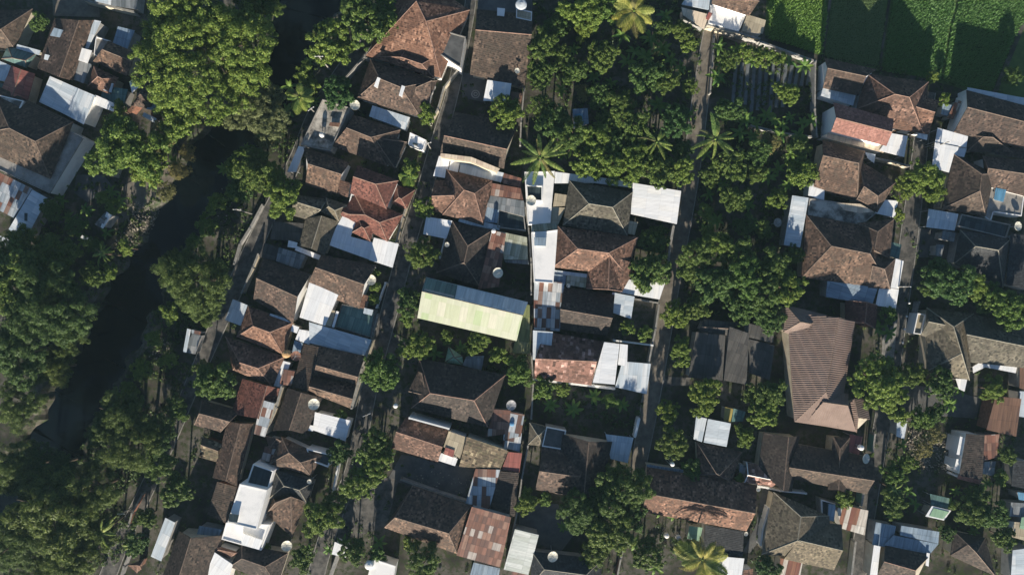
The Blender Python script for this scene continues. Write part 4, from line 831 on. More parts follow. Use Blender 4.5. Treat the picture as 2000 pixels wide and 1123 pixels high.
# --- right of the orchard lane, lower half
B('great pinkish brown ribbed roof with a broad sunlit front hip', 'hall', 'hall', (4, 2), [('gh', [262, 295, 140, 1072, -182, 1024, -232, 225], [142, 262, 50, 806], 4.6, 'tile_ribbed', {'pitch': .42}), ('h', [-245, 170, 60, 245, -120, 425, -262, 366], [-137, 295, -58, 308], 4.6, 'tile_ribbed', {'hr': 6.2}), ('g', [-60, 770, 215, 820, 271, 1098, -100, 1032], [30, 880, 210, 906], 4.57, 'tile_ribbed', {'hr': 6.6}), ('g', [345, 862, 372, 1008, 275, 1106, 206, 905], [258, 855, 288, 995], 4.5, 'tile_ribbed', {'hr': 5.7})], CR)
B('little dark red hip above the great ribbed roof', 'house', 'house', (4, 2), [('h', [425, 175, 412, 345, 190, 296, 190, 135], [350, 152, 336, 300], 3.0, 'tile_maroon')], CR)
B('grey house of three joined hips at the right with a white curved canopy', 'house', 'house', (4, 2), [('h', [1130, 235, 1100, 720, 785, 655, 785, 190], [984, 330, 1042, 524], 3.5, 'tile_grey'), ('gh', [795, 190, 1020, 250, 835, 425, 742, 392], [800, 292, 975, 327], 3.4, 'tile_grey'), ('g', [1040, 225, 1620, 330, 1580, 640, 1110, 590], [1078, 386, 1605, 492], 3.6, 'tile_grey')], CR)
B('white curved canopy round the court of the grey house', 'canopy', 'canopy', (4, 2), [('l', [1122, 622, 1200, 575, 1215, 625, 1126, 668], 2.9, 'metal_white'), ('l', [1202, 576, 1448, 620, 1436, 668, 1212, 625], 2.9, 'metal_white')])
B('small white porch roof below the grey house', 'canopy', 'canopy', (4, 2), [('l', [998, 708, 1082, 714, 1062, 802, 1022, 784], 2.6, 'metal_white')])
B('pale boxed wall top beside the lane at the grey house', 'shed', 'shed', (4, 2), [('f', [720, 230, 782, 240, 748, 388, 688, 380], 2.8, 'sheet_tan', {'par': .3})], WT)
B('dark patched felt roofs of the old sheds in the middle of the trees', 'building', 'building', (3, 2), [('g', [650, 275, 905, 300, 845, 395, 610, 362], [635, 330, 870, 345], 3.2, 'felt_dark', {'pitch': .25}), ('l', [598, 366, 812, 392, 790, 722, 540, 700], 3.2, 'felt_dark'), ('l', [842, 330, 985, 378, 965, 752, 800, 722], 3.6, 'felt_dark'), ('l', [985, 420, 1172, 466, 1135, 720, 990, 670], 3.0, 'felt_dark'), ('l', [960, 300, 1170, 350, 1160, 450, 950, 400], 3.4, 'felt_dark')], GR)
B('low mustard yellow roof beside the white double canopy', 'shed', 'shed', (3, 2), [('l', [808, 915, 868, 930, 850, 1024, 798, 1012], 2.6, 'sheet_yellow'), ('l', [870, 925, 960, 950, 940, 1020, 856, 1024], 2.4, 'sheet_teal')], GR)
B('white double canopy split by a dark gap among the trees', 'canopy', 'canopy', (3, 3), [('l', [598, -38, 676, -22, 640, 150, 578, 128], 3.2, 'metal_pale'), ('l', [684, -20, 852, 14, 820, 184, 652, 152], 3.3, 'metal_pale', {'u': 'v'})])
B('dark hip ending in a point below the white double canopy', 'house', 'house', (3, 3), [('h', [600, 150, 935, 222, 855, 445, 612, 392], [748, 382, 768, 392], 3.0, 'tile_brown', {'hr': 4.6})], CR)
B('long brick orange gable with tree shadows on its sunny slope', 'hall', 'hall', (3, 3), [('g', [238, 332, 1045, 465, 965, 800, 202, 660], [234, 525, 1032, 670], 3.4, 'tile_red', {'ridge': 'ridge_dull'}), ('l', [236, 312, 505, 352, 500, 382, 236, 340], 2.8, 'metal_blue')], CR)
B('dull brown gable beside the little terrace with white edges', 'house', 'house', (3, 3), [('g', [1352, 105, 1300, 512, 1050, 350, 1090, 80], [1274, 115, 1236, 508], 3.5, 'tile_dull')], CR)
B('little dark terrace house with a pink tiled front and white edges', 'house', 'house', (3, 3), [('hg', [968, 296, 1172, 345, 1150, 478, 952, 446], [978, 390, 1216, 438], 3.4, 'tile_speckled', {'ridge': 'painted_white'}), ('l', [918, 310, 966, 320, 960, 385, 912, 372], 2.6, 'metal_grey')], WT)
B('large grey hipped roof at the lower right with a lit lower slope', 'house', 'house', (3, 3), [('h', [1570, 690, 1600, 1010, 1076, 970, 1165, 515], [1364, 695, 1340, 868], 3.6, 'tile_grey', {'hr': 6.4}), ('g', [1330, 728, 1662, 752, 1605, 1085, 1240, 1005], [1345, 866, 1672, 942], 3.6, 'tile_grey', {'hr': 6.3})], CR)
B('dark roofed house with a lit brown eave left of the lane wall', 'house', 'house', (3, 3), [('g', [1345, 165, 1900, 265, 1845, 530, 1290, 420], [1278, 335, 1902, 432], 3.4, 'tile_dull'), ('hg', [1720, 120, 1690, 520, 1560, 500, 1600, 110], [1650, 200, 1640, 500], 3.8, 'tile_dull')], CR)
B('red and green awning roof beside two dishes', 'canopy', 'canopy', (4, 3), [('l', [226, 92, 318, 112, 292, 246, 206, 220], 3.0, 'metal_red'), ('l', [206, 224, 292, 248, 270, 330, 198, 308], 2.9, 'sheet_olive')])
B('dark lean-to roof below the long brick orange gable', 'shed', 'shed', (3, 3), [('l', [664, 755, 948, 805, 936, 1005, 655, 962], 2.8, 'tile_slate')], GR)
B('white roof at the bottom edge right of the yellow palm', 'shed', 'shed', (3, 3), [('l', [795, 986, 950, 1000, 925, 1160, 778, 1140], 3.0, 'metal_white'), ('l', [945, 1085, 1015, 1075, 1010, 1160, 930, 1160], 2.8, 'tile_red')], WT)
B('white and rust striped sheets at the bottom edge below the grey hip', 'shed', 'shed', (3, 3), [('l', [1215, 998, 1375, 1030, 1352, 1160, 1195, 1120], 2.8, 'metal_striped')], GR)
B('green glass roof strip below the brick orange gable', 'shed', 'shed', (3, 3), [('l', [548, 762, 645, 775, 622, 875, 532, 855], 2.6, 'tarp_green')], GR)
B('rust and white striped corrugated roof beside the lane', 'shed', 'shed', (4, 3), [('l', [120, 598, 360, 650, 332, 830, 160, 780], 2.8, 'metal_striped'), ('l', [70, 600, 122, 608, 108, 730, 62, 720], 3.0, 'metal_blue')], GR)
B('dark framed water court left of the rust striped roof', 'terrace', 'roof_terrace', (4, 3), [('f', [15, 570, 120, 600, 100, 728, 20, 712], 2.6, 'glass_dark', {'par': .3})], GR)
B('tilted white framed skylight with pale green glass', 'canopy', 'skylight_roof', (4, 3), [('l', [824, 616, 965, 650, 912, 722, 776, 692], 3.0, 'metal_white'), ('l', [836, 632, 950, 660, 906, 712, 806, 690], 3.12, 'tarp_green', {'posts': 0}), ('l', [812, 528, 952, 560, 940, 642, 818, 614], 2.7, 'sheet_teal')])
B('dull brown roof with red front edge beside white panels', 'building', 'building', (4, 3), [('l', [1075, 88, 1210, 100, 1192, 430, 1025, 395], 4.4, 'tile_dull', {'tilt': .04}), ('l', [1018, 388, 1188, 425, 1178, 460, 1008, 418], 3.6, 'tile_pink'), ('l', [1030, 108, 1068, 120, 1046, 248, 1004, 240], 3.8, 'metal_white'), ('l', [1004, 272, 1042, 280, 1030, 366, 988, 346], 3.6, 'metal_white')], WT)
B('rusty metal roof at the right side of the dull brown roof', 'shed', 'shed', (4, 3), [('l', [1210, 98, 1318, 92, 1300, 260, 1198, 290], 3.0, 'metal_rust'), ('l', [1205, 295, 1290, 290, 1280, 402, 1192, 380], 2.8, 'metal_grey')], GR)
B('square flat brown metal roof near the right edge', 'shed', 'shed', (4, 2), [('l', [1290, 836, 1478, 856, 1440, 1132, 1222, 1082], 3.2, 'sheet_brown')], BK)
B('narrow red and white roofs cut by the right edge', 'shed', 'shed', (4, 2), [('l', [1468, 600, 1560, 620, 1560, 800, 1465, 780], 3.2, 'sheet_brown'), ('l', [1466, 800, 1560, 805, 1560, 1000, 1462, 985], 3.0, 'metal_pale')], GR)
B('pale blue narrow roof at the lane opposite the ribbed hall', 'shed', 'shed', (4, 3), [('l', [570, -20, 645, -5, 622, 128, 564, 108], 2.8, 'metal_pale')], GR)
B('blue grey ribbed roofs in a row at the lower right', 'shed', 'shed', (4, 3), [('l', [415, 735, 562, 762, 530, 925, 388, 900], 2.8, 'metal_blue'), ('l', [600, 760, 878, 805, 870, 892, 590, 830], 3.2, 'metal_blue'), ('l', [545, 830, 872, 895, 808, 968, 470, 905], 3.0, 'metal_blue')], GR)
B('dark brown gable with a white strip roof at the bottom right', 'house', 'house', (4, 3), [('g', [485, 905, 815, 975, 705, 1200, 430, 1110], [475, 1022, 705, 1088], 3.2, 'tile_dull', {'ridge': 'ridge_red'}), ('l', [400, 902, 448, 912, 420, 1160, 368, 1140], 3.2, 'metal_white'), ('l', [786, 958, 808, 962, 800, 1058, 778, 1050], 3.4, 'metal_white')], CR)
B('dark maroon hip among trees at the bottom right corner', 'house', 'house', (4, 3), [('h', [985, 800, 1215, 850, 1290, 1130, 960, 980], [1090, 900, 1150, 960], 3.2, 'tile_dull')], CR)
B('cream and turquoise roof at the right edge near the bottom', 'house', 'shed', (4, 3), [('l', [1385, 728, 1560, 745, 1560, 885, 1378, 835], 3.0, 'sheet_tan'), ('l', [1480, 700, 1560, 690, 1560, 800, 1465, 780], 3.3, 'tarp_green', {'posts': 0})], GR)
B('grey blue roofs at the right edge above the cream roof', 'shed', 'shed', (4, 3), [('l', [1402, 590, 1560, 600, 1560, 705, 1388, 692], 2.8, 'metal_grey'), ('l', [1450, 515, 1560, 530, 1560, 588, 1460, 570], 3.0, 'tarp_blue')], GR)
B('dark slate flat roof at the right edge beside the palm like bush', 'shed', 'shed', (4, 3), [('l', [1420, 285, 1560, 290, 1560, 500, 1405, 470], 3.0, 'tile_slate')], GR)
B('pale blue ribbed roof in the bottom right corner', 'shed', 'shed', (4, 3), [('l', [1415, 940, 1560, 920, 1560, 1200, 1400, 1160], 3.0, 'metal_pale', {'u': 'v'})], GR)
B('blue grey roof beside the lane in the small compound above the yard', 'shed', 'shed', (4, 1), [('l', [905, 655, 1000, 672, 985, 740, 890, 720], 2.6, 'metal_grey')], GR)
# riverside shelter
B('low grey and white kiosk roof on the river lane', 'shed', 'kiosk', (0, 2), [('l', [1405, 378, 1468, 392, 1428, 530, 1338, 515], 2.5, 'metal_grey'), ('l', [1368, 342, 1395, 350, 1362, 520, 1338, 512], 2.8, 'metal_pale', {'posts': 0}), ('l', [1398, 350, 1470, 365, 1460, 392, 1402, 380], 2.7, 'metal_patch', {'posts': 0})], GR)
B('blue tarpaulin shelter half hidden in the orchard', 'shelter', 'shelter', (2, 0), [('l', [1190, 800, 1300, 792, 1310, 905, 1200, 938], 2.6, 'metal_blue'), ('l', [1205, 835, 1265, 830, 1270, 895, 1215, 905], 2.75, 'tarp_blue', {'posts': 0})], GR)
# ------------------------------------------------------------------ walls, poles, dishes, tanks
def wall(label, t, pts, h, mat, w=.2, name='garden_wall'):
    V = [P(t, pts[i], pts[i+1], h) for i in range(0, len(pts), 2)]
    org = V[0].copy(); org.z = 0
    root = empty(name, org, label, 'wall')
    mb = MB(); cb = MB()
    for i, (a, b) in enumerate(zip(V, V[1:])):
        d = (b-a).normalized(); e = d*.09*(1 if i % 2 == 0 else -1)*0
        mb.bar(a+e, b-e, w, h+.3)
        a2, b2 = a.copy(), b.copy(); a2.z = b2.z = h+.07 + .004*(i % 2); cb.bar(a2, b2, w+.09, .069)
    # piers at the ends and bends
    for i, v in enumerate(V):
        p = Vector((v.x, v.y, h+.16)); cb.prism([p+Vector((-.17, -.17, 0)), p+Vector((.17, -.17, 0)), p+Vector((.17, .17, 0)), p+Vector((-.17, .17, 0))], 0, [h+.15]*4)
    mb.build('wall_body', MAT[mat], root, org)
    cb.build('coping', MAT['kerb_concrete' if mat != 'plaster_white' else 'painted_white'], root, org)
wall('white lane wall rising towards the top beside the orange red roof', (1, 0), [1484, 40, 1335, 195, 1170, 408, 1000, 605], 2.0, 'plaster_grey')
wall('short grey wall round the small yard above the chimney house', (1, 0), [1165, 420, 1228, 440, 1195, 510], 2.0, 'plaster_grey')
wall('pinkish white wall at the top edge left of the giant tree', (0, 0), [608, 0, 800, 48, 975, 88], 2.2, 'plaster_cream', .3)
wall('cream street wall between the patio house and the lane bend', (2, 0), [372, 490, 250, 640, 205, 800, 150, 900], 1.9, 'plaster_cream')
wall('white yard wall under the orange red roof', (2, 0), [130, 372, 372, 492], 3.4, 'plaster_white', .35)
wall('pale wall at the orchard side of the broad plain gable', (2, 0), [838, 640, 815, 900, 808, 1060], 2.0, 'plaster_grey')
wall('thin wall of the dark tiled house along the lane', (2, 0), [322, 870, 300, 990], 2.0, 'plaster_grey')
wall('mossy cream wall along the lane beside the maroon house', (1, 1), [1490, 430, 1445, 560, 1400, 740], 1.9, 'plaster_cream')
wall('tan lane wall with white top beside the twin gables', (1, 2), [1215, 430, 1150, 640, 1072, 925], 3.2, 'plaster_cream', .45)
wall('white garden fence wall beside the cream dish', (1, 2), [1320, 10, 1275, 130, 1255, 190], 1.6, 'plaster_white', .15)
wall('pale lane wall of the green tarpaulin terrace', (1, 2), [1262, 240, 1240, 330, 1218, 410], 2.0, 'plaster_grey', .3)
wall('tan wall dividing the mossy red roof from the dim brown roof', (1, 2), [562, 768, 520, 920, 472, 1045], 3.2, 'plaster_cream', .3)
wall('grey wall along the river lane above the pale canopy', (1, 1), [390, 830, 350, 930, 270, 1110], 1.8, 'plaster_cream', .25)
wall('pale low wall on the river side of the lane', (1, 1), [420, 470, 330, 640, 255, 760, 215, 900], .9, 'plaster_grey', .35)
wall('white wall beside the humped roof at the lane', (1, 3), [978, 300, 935, 510], 2.0, 'plaster_white')
wall('grey wall running to the bottom edge beside the white pavilion', (1, 3), [968, 985, 905, 1160], 2.0, 'plaster_grey', .5)
wall('tan lane wall at the two garden trees beside the carport', (3, 1), [432, 625, 405, 780, 388, 950], 1.9, 'plaster_cream', .4)
wall('tan lane wall beside the empty grey court', (3, 2), [328, 160, 300, 350, 250, 600], 1.9, 'plaster_cream', .25)
wall('short wall closing the grey court', (3, 2), [140, 125, 325, 158], 1.9, 'plaster_grey')
wall('white wall under the shrubs of the garden strip', (3, 2), [0, 430, 278, 465], 2.0, 'plaster_white')
wall('white foot wall of the blotched gable', (2, 2), [908, 712, 1330, 762, 1497, 782], 2.2, 'plaster_white', .35)
wall('long pale wall below the house at the top edge', (3, 0), [690, 195, 1050, 300, 1250, 372, 1470, 450], 1.6, 'plaster_grey', .25)
wall('sunlit inner wall along the alley at the top edge', (3, 0), [680, 180, 900, 240, 1060, 285], 2.4, 'plaster_cream', .3)
wall('dark wall between the vegetable plot and the pale sided house', (3, 0), [1468, 460, 1465, 800, 1480, 1000], 2.0, 'plaster_grey')
wall('low wall on the right side of the orchard lane', (3, 0), [728, 260, 715, 480, 700, 680], 1.2, 'plaster_grey', .2)
wall('crumbling white wall below the vegetable plot', (3, 0), [1000, 920, 1230, 975, 1440, 1000], 1.4, 'plaster_grey', .25)
wall('long dark alley wall beside the green roofed hall', (2, 1), [842, 460, 868, 640, 890, 900, 888, 1123], 2.4, 'plaster_grey', .2)
wall('dark alley wall below the olive side roof', (2, 2), [890, 530, 905, 720, 890, 1000], 2.0, 'plaster_grey', .2)
wall('alley wall left of the broad dark brown roof', (2, 3), [865, 180, 820, 420, 790, 640, 740, 900], 2.0, 'plaster_grey', .2)
wall('white step wall beside the grey metal hut yard', (2, 1), [258, 715, 222, 855], 2.0, 'plaster_white', .2)
wall('pale lane wall below the rusty striped corrugated roof', (4, 3), [265, 880, 235, 1140], 1.6, 'plaster_cream', .3)
wall('green wall top beside the dark roofed house and the lane', (4, 3), [325, 515, 308, 610], 2.2, 'plaster_teal', .3)
wall('green wall along the lane beside the two dishes', (4, 3), [408, 95, 390, 230], 2.0, 'plaster_teal', .2)
wall('white wall of the pale boxed roofs at the vacant plot', (3, 3), [180, -20, 150, 110], 2.2, 'plaster_white', .45)
wall('pale wall by the dark roof at the foot of the orange gable', (3, 3), [1128, 635, 1085, 785, 1070, 900], 2.0, 'plaster_white', .25)
wall('white wall top below the pink fronted terrace house', (3, 3), [990, 465, 1120, 485, 1210, 505, 1400, 525], 2.2, 'plaster_white', .2)
wall('brick wall in the trees right of the orchard lane at the bottom', (3, 3), [75, 890, 45, 1010, 20, 1140], 1.8, 'brick_wall', .25)
wall('grey wall of the shaded rubble yard', (2, 3), [-60, 425, 200, 520, 410, 585], 1.8, 'plaster_grey', .25)
wall('white top wall over the orange speckled gable', (2, 3), [0, -25, 285, 52], 5.6, 'plaster_white', .2)
wall('cream yard wall between salmon roof and cross gabled house', (4, 1), [405, 125, 520, 150, 655, 185], 2.0, 'plaster_cream', .25)
wall('pale lane wall opposite the concrete forecourt', (4, 2), [730, 150, 712, 230, 690, 385], 1.6, 'plaster_grey', .2)
wall('pale wall of the lane at the glasshouse corner', (4, 1), [905, 350, 880, 480], 1.8, 'plaster_grey', .2)
wall('white fence line at the lower left edge of the bottom lane', (0, 3), [940, 975, 905, 1060, 880, 1140], 1.4, 'plaster_grey', .2)
wall('dark earth coloured wall by the bottom left lane', (0, 3), [1040, 530, 965, 670, 940, 760], 1.2, 'brick_wall', .25)

def dish(label, px, py, r, h, mat='dish_cream', tilt=14, az=90):
    """round mesh dish looking almost straight up, on a short post, with three feed struts"""
    c = Q(px, py, h); root = empty('satellite_dish', (c.x, c.y, 0), label, 'satellite dish', 'satellite dishes on the roofs')
    pb = MB(); pb.beam(Vector((0, 0, 0)), Vector((0, 0, h-.05)), .07, 8); pb.build('pole', MAT['steel'], root)
    prof = [(r*t, .22*r*t*t) for t in (0.03, .3, .55, .78, 1.0)]
    mb = MB(); mb.lathe(prof, 24); mb.lathe([(q*1.0, z-.05) for q, z in prof[::-1]], 24); mb.lathe([(prof[-1][0], prof[-1][1]-.05), prof[-1]], 24)
    b = mb.build('reflector', MAT[mat], root, smooth=False); b.location = (0, 0, h); b.rotation_euler = (R(tilt), 0, R(az))
    rb = MB()
    for k in range(8):
        a = 2*math.pi*k/8
        pts = [Vector((r*t*math.cos(a), r*t*math.sin(a), .22*r*t*t+.015)) for t in (.05, .5, 1.0)]
        for p, q in zip(pts, pts[1:]): rb.beam(p, q, .015, 4)
    o = rb.build('rib', MAT['steel'], b)
    fb = MB()
    for k in range(3):
        a = 2*math.pi*k/3+.4; fb.beam(Vector((r*.95*math.cos(a), r*.95*math.sin(a), .22*r*.9)), Vector((0, 0, r*.72)), .02, 5)
    fb.beam(Vector((0, 0, r*.6)), Vector((0, 0, r*.85)), .09, 8)
    fb.build('feed_horn', MAT['steel'], b)
D = [('white dish above the rubble deck at the chimney house', 693, 206, .95, 4.5), ('small white dish on the broad plain brown gable', 1010, 139, .5, 5.0),
     ('cream dish in front of the two brown gables by the lane', 724, 547, 1.0, 3.2), ('large cream dish on the dim brown roof', 613, 789, 1.05, 6.0),
     ('white dish on the rust banded roof above the green hall', 972, 533, .98, 4.8), ('small white dish beside the dark hipped house in shade', 873, 478, .45, 4.4),
     ('grey dish in the dark yard beside the patched rust roofs', 998, 791, .98, 3.0, 'steel'), ('white dish at the corner of the white central deck', 1037, 392, .98, 4.6),
     ('small white dish beside the glazed pattern roof', 1110, 558, .4, 4.2), ('cream dish beside the dark hips at the bottom left', 560, 1065, 1.0, 3.6),
     ('small pale dish on the dark hipped roof near the humped ridge', 604, 940, .42, 5.0), ('cream dish on the dark slate roof at the bottom centre', 1079, 1086, 1.0, 5.6),
     ('grey dish half hidden in the orchard trees left of the speckled house', 1518, 435, .85, 3.0, 'concrete'), ('white dish at the right edge beside the glasshouse', 1987, 442, .85, 4.0),
     ('oval looking cream dish beside the red and green awning', 1690, 895, .95, 4.0, 'dish_cream', 25), ('round rusty mesh dish beside the strip of blue and rust roofs', 578, 695, .95, 3.4, 'brick_wall'),
     ('tiny white dish by the pink fronted terrace house', 1481, 955, .45, 4.2), ('white dish right below the long brick orange gable', 1457, 1042, .42, 3.2)]
for d in D: dish(*d)

def tank(label, px, py, r, hh, z0, mat):
    """ribbed water tank on a steel stand"""
    c = Q(px, py, z0+hh); root = empty('water_tank', (c.x, c.y, 0), label, 'water tank')
    mb = MB(); prof = [(0.02, z0), (r, z0)]
    for k in range(4): z = z0+hh*.8*k/4; prof += [(r, z+.02), (r*1.03, z+hh*.05), (r*1.03, z+hh*.12), (r, z+hh*.16)]
    prof += [(r, z0+hh*.82), (r*.8, z0+hh*.93), (r*.35, z0+hh), (.02, z0+hh)]
    mb.lathe(prof, 20); mb.build('tank_body', MAT[mat], root)
    lb = MB(); lb.lathe([(.02, z0+hh+.06), (r*.3, z0+hh+.05), (r*.32, z0+hh-.02)][::-1], 14); lb.build('lid', MAT[mat], root)
    for sx, sy in ((-1, -1), (1, -1), (1, 1), (-1, 1)):
        sb = MB(); sb.beam(Vector((sx*r*.65, sy*r*.65, 0)), Vector((sx*r*.65, sy*r*.65, z0)), .05, 5); sb.build('leg', MAT['steel'], root)
tank('tan round water tank between the two orange hips', 557, 692, .7, 1.3, 3.6, 'tank_orange')
tank('white round tank beside the flat white roof at the bottom edge', 720, 1105, .8, 1.2, 3.2, 'painted_white')
tank('white round tank beside the oval looking dish', 1684, 875, .48, .9, 4.0, 'painted_white')
tank('round grey tank on the flat dark terrace at the top', 1018, 8, 1.05, 1.4, 3.2, 'metal_pale')
tank('left one of two small white tanks near the yellow palm', 1303, 1047, .45, .9, 2.2, 'painted_white')
tank('right one of two small white tanks near the yellow palm', 1326, 1051, .45, .9, 2.2, 'painted_white')
tank('white tank at the lane side of the narrow pale grey roofs', 627, 263, .42, .8, 4.0, 'painted_white')
tank('small white tank on the ridge of the long brick orange gable', 1314, 907, .4, .8, 4.2, 'painted_white')
tank('blue tank standing behind the dark hipped house in the rubble yard', 1000, 828, .45, .8, 2.4, 'tank_blue')
tank('white tank near the ridge of the cream parapet house', 964, 451, .42, .8, 4.2, 'painted_white')
tank('small white tank on the patched orange house ridge top', 772, 793, .42, .8, 4.0, 'painted_white')

def pole(label, px, py, h=7.5, arm=1.6, rz=0):
    c = Q(px, py, 0); root = empty('utility_pole', (c.x, c.y, 0), label, 'utility pole', 'utility poles along the lanes', rz)
    mb = MB(); mb.beam(Vector((0, 0, 0)), Vector((0, 0, h)), .15, 8, .09); mb.build('pole_shaft', MAT['concrete'], root)
    a = MB(); a.prism([Vector((-arm/2, -.05, 0)), Vector((arm/2, -.05, 0)), Vector((arm/2, .05, 0)), Vector((-arm/2, .05, 0))], h-.55, [h-.45]*4); arm_ = a.build('crossarm', MAT['steel'], root)
    for x in (-.42, 0.12, .42):
        i = MB(); i.lathe([(.02, h-.45), (.06, h-.44), (.07, h-.36), (.03, h-.25), (.01, h-.24)], 8, Vector((x*arm, 0, 0))); i.build('insulator', MAT['painted_white'], arm_)
pole('pale pole leaning out over the river bank beside the round tree', 644, 136, 8)
pole('pale pole standing out over the bank above the river lane', 493, 418, 8)
pole('pole at the corner of the bare rubble deck', 622, 226, 5.5, 1.4, .6)
pole('pole beside the lane at the cream parapet', 842, 292, 6, 1.5, .3)
pole('pole by the lane near the small rusty roof left of the dark house', 728, 800, 6, 1.6, .4)
pole('pole beside the lane at the speckled brown house', 1737, 560, 6.5, 1.5)
pole('pole on the lane above the two white corner roofs', 1815, 290, 6, 1.4, .2)
pole('pole by the bottom left lane at the open wooden roof frame', 268, 985, 6, 1.4)

# round white lamps or markers along the right hand lane wall
for i, (x, y) in enumerate(((1776, 592), (1771, 618), (1767, 643), (1763, 669))):
    c = Q(x, y, 1.1); root = empty('bollard', (c.x, c.y, 0), 'short post with a round white top along the dark lane edge', 'bollard', 'white topped posts by the lane')
    mb = MB(); mb.beam(Vector((0, 0, 0)), Vector((0, 0, .95)), .09, 8); mb.build('post', MAT['concrete'], root)
    mb = MB(); mb.lathe([(.02, .92), (.16, .97), (.21, 1.1), (.16, 1.24), (.02, 1.29)], 12); mb.build('globe', MAT['painted_white'], root)
# ------------------------------------------------------------------ trees, palms, bananas, undergrowth
def leaf_mat(name, dark, mid, light, trans=.22):
    m, nt, b = new_mat(name)
    g = node(nt, 'ShaderNodeNewGeometry'); ob = node(nt, 'ShaderNodeObjectInfo')
    r = ramp(nt, [(0, dark), (.55, mid), (1, light)]); nt.links.new(g.outputs['Random Per Island'], r.inputs[0])
    vr = ramp(nt, [(0, (.66, .82, .85)), (.35, (1, .98, .9)), (.7, (1.05, 1.05, 1)), (1, (1.16, 1.06, .9))]); nt.links.new(ob.outputs['Random'], vr.inputs[0])
    c = mixrgb(nt, 'MULTIPLY', 1.0, r.outputs[0], vr.outputs[0])
    nt.links.new(c, b.inputs['Base Color']); b.inputs['Roughness'].default_value = .55; b.inputs['Specular IOR Level'].default_value = .25
    tr = node(nt, 'ShaderNodeBsdfTranslucent'); nt.links.new(c, tr.inputs[0])
    ms = node(nt, 'ShaderNodeMixShader'); ms.inputs[0].default_value = trans
    out = nt.nodes['Material Output']; nt.links.new(b.outputs[0], ms.inputs[1]); nt.links.new(tr.outputs[0], ms.inputs[2]); nt.links.new(ms.outputs[0], out.inputs[0])
leaf_mat('leaf_deep', (.038, .074, .018), (.087, .146, .032), (.184, .245, .058))
leaf_mat('leaf_fresh', (.030, .070, .020), (.072, .138, .036), (.150, .235, .064))
leaf_mat('leaf_lime', (.054, .099, .018), (.121, .192, .035), (.236, .302, .065))
leaf_mat('leaf_dry', (.10, .10, .038), (.19, .185, .07), (.31, .29, .12))
leaf_mat('leaf_bamboo', (.042, .075, .021), (.090, .142, .036), (.175, .23, .062))
leaf_mat('leaf_palm', (.09, .14, .03), (.20, .28, .07), (.36, .40, .12))
leaf_mat('leaf_yellow', (.15, .17, .035), (.32, .33, .075), (.46, .42, .13))
leaf_mat('leaf_banana', (.065, .13, .028), (.12, .21, .046), (.22, .31, .08))
leaf_mat('leaf_ground', (.026, .056, .016), (.060, .105, .028), (.115, .17, .046))

def leaves_mesh(name, clusters, per, size, aspect, seed, mat, droop=0.0, up=.6):
    """many small leaf faces gathered in clumps; clusters = [(centre, radius)]"""
    g = np.random.default_rng(seed)
    C = np.repeat(np.array([c for c, r in clusters]), per, axis=0); RR = np.repeat(np.array([r for c, r in clusters]), per)
    n = len(C)
    d = g.normal(size=(n, 3)); d /= np.linalg.norm(d, axis=1)[:, None]
    rad = RR*g.uniform(.2, 1.0, n)**.5
    pos = C + d*rad[:, None]*np.array([1, 1, .75])
    nrm = d*.75 + np.array([0, 0, up]) + g.normal(size=(n, 3))*.38
    nrm /= np.linalg.norm(nrm, axis=1)[:, None]
    t = g.normal(size=(n, 3)) + np.array([0, 0, -droop]); t -= nrm*(t*nrm).sum(1)[:, None]; t /= np.linalg.norm(t, axis=1)[:, None]
    bt = np.cross(nrm, t)
    s = size*g.uniform(.65, 1.3, n)[:, None]
    A = pos - t*s; Bq = pos + bt*s*aspect + nrm*s*.12; Cc = pos + t*s - nrm*s*.1; D_ = pos - bt*s*aspect + nrm*s*.12
    V = np.stack([A, Bq, Cc, D_], 1).reshape(-1, 3).astype(np.float32)
    me = bpy.data.meshes.new(name)
    me.vertices.add(4*n); me.vertices.foreach_set('co', V.ravel())
    me.loops.add(4*n); me.loops.foreach_set('vertex_index', np.arange(4*n, dtype=np.int32))
    me.polygons.add(n); me.polygons.foreach_set('loop_start', np.arange(0, 4*n, 4, dtype=np.int32)); me.polygons.foreach_set('loop_total', np.full(n, 4, dtype=np.int32))
    me.update(calc_edges=True); me.materials.append(MAT[mat]); return me
def crown_clusters(Rm, seed, lobes, cr, squash=.72, dens=1.0, gap=.12):
    """lobed crown: clumps spread over the skins of several overlapping lobes (crown centre at the origin)"""
    r = random.Random(seed); out = []
    L = [(Vector((0, 0, .12*Rm)), .5*Rm)]
    for k in range(lobes):
        a = 2*math.pi*(k+r.uniform(-.3, .3))/lobes; q = r.uniform(.30, .80)*Rm; lr = r.uniform(.20, .42)*Rm
        q = min(q, Rm*1.10-lr); L.append((Vector((q*math.cos(a), q*math.sin(a), r.uniform(-.35, .3)*Rm*squash)), lr))
    for c, lr in L:
        n = max(6, int(dens*3.9*(lr/cr)**2))
        for i in range(n):
            z = r.uniform(-.35, 1); a = r.uniform(0, 6.283); w = math.sqrt(max(0, 1-z*z)); q = lr*r.uniform(.55, 1.04)
            p = c+Vector((q*w*math.cos(a), q*w*math.sin(a), q*z*squash))
            if r.random() < gap: continue
            out.append((tuple(p), cr*r.uniform(.5, 1.15)))
    return out
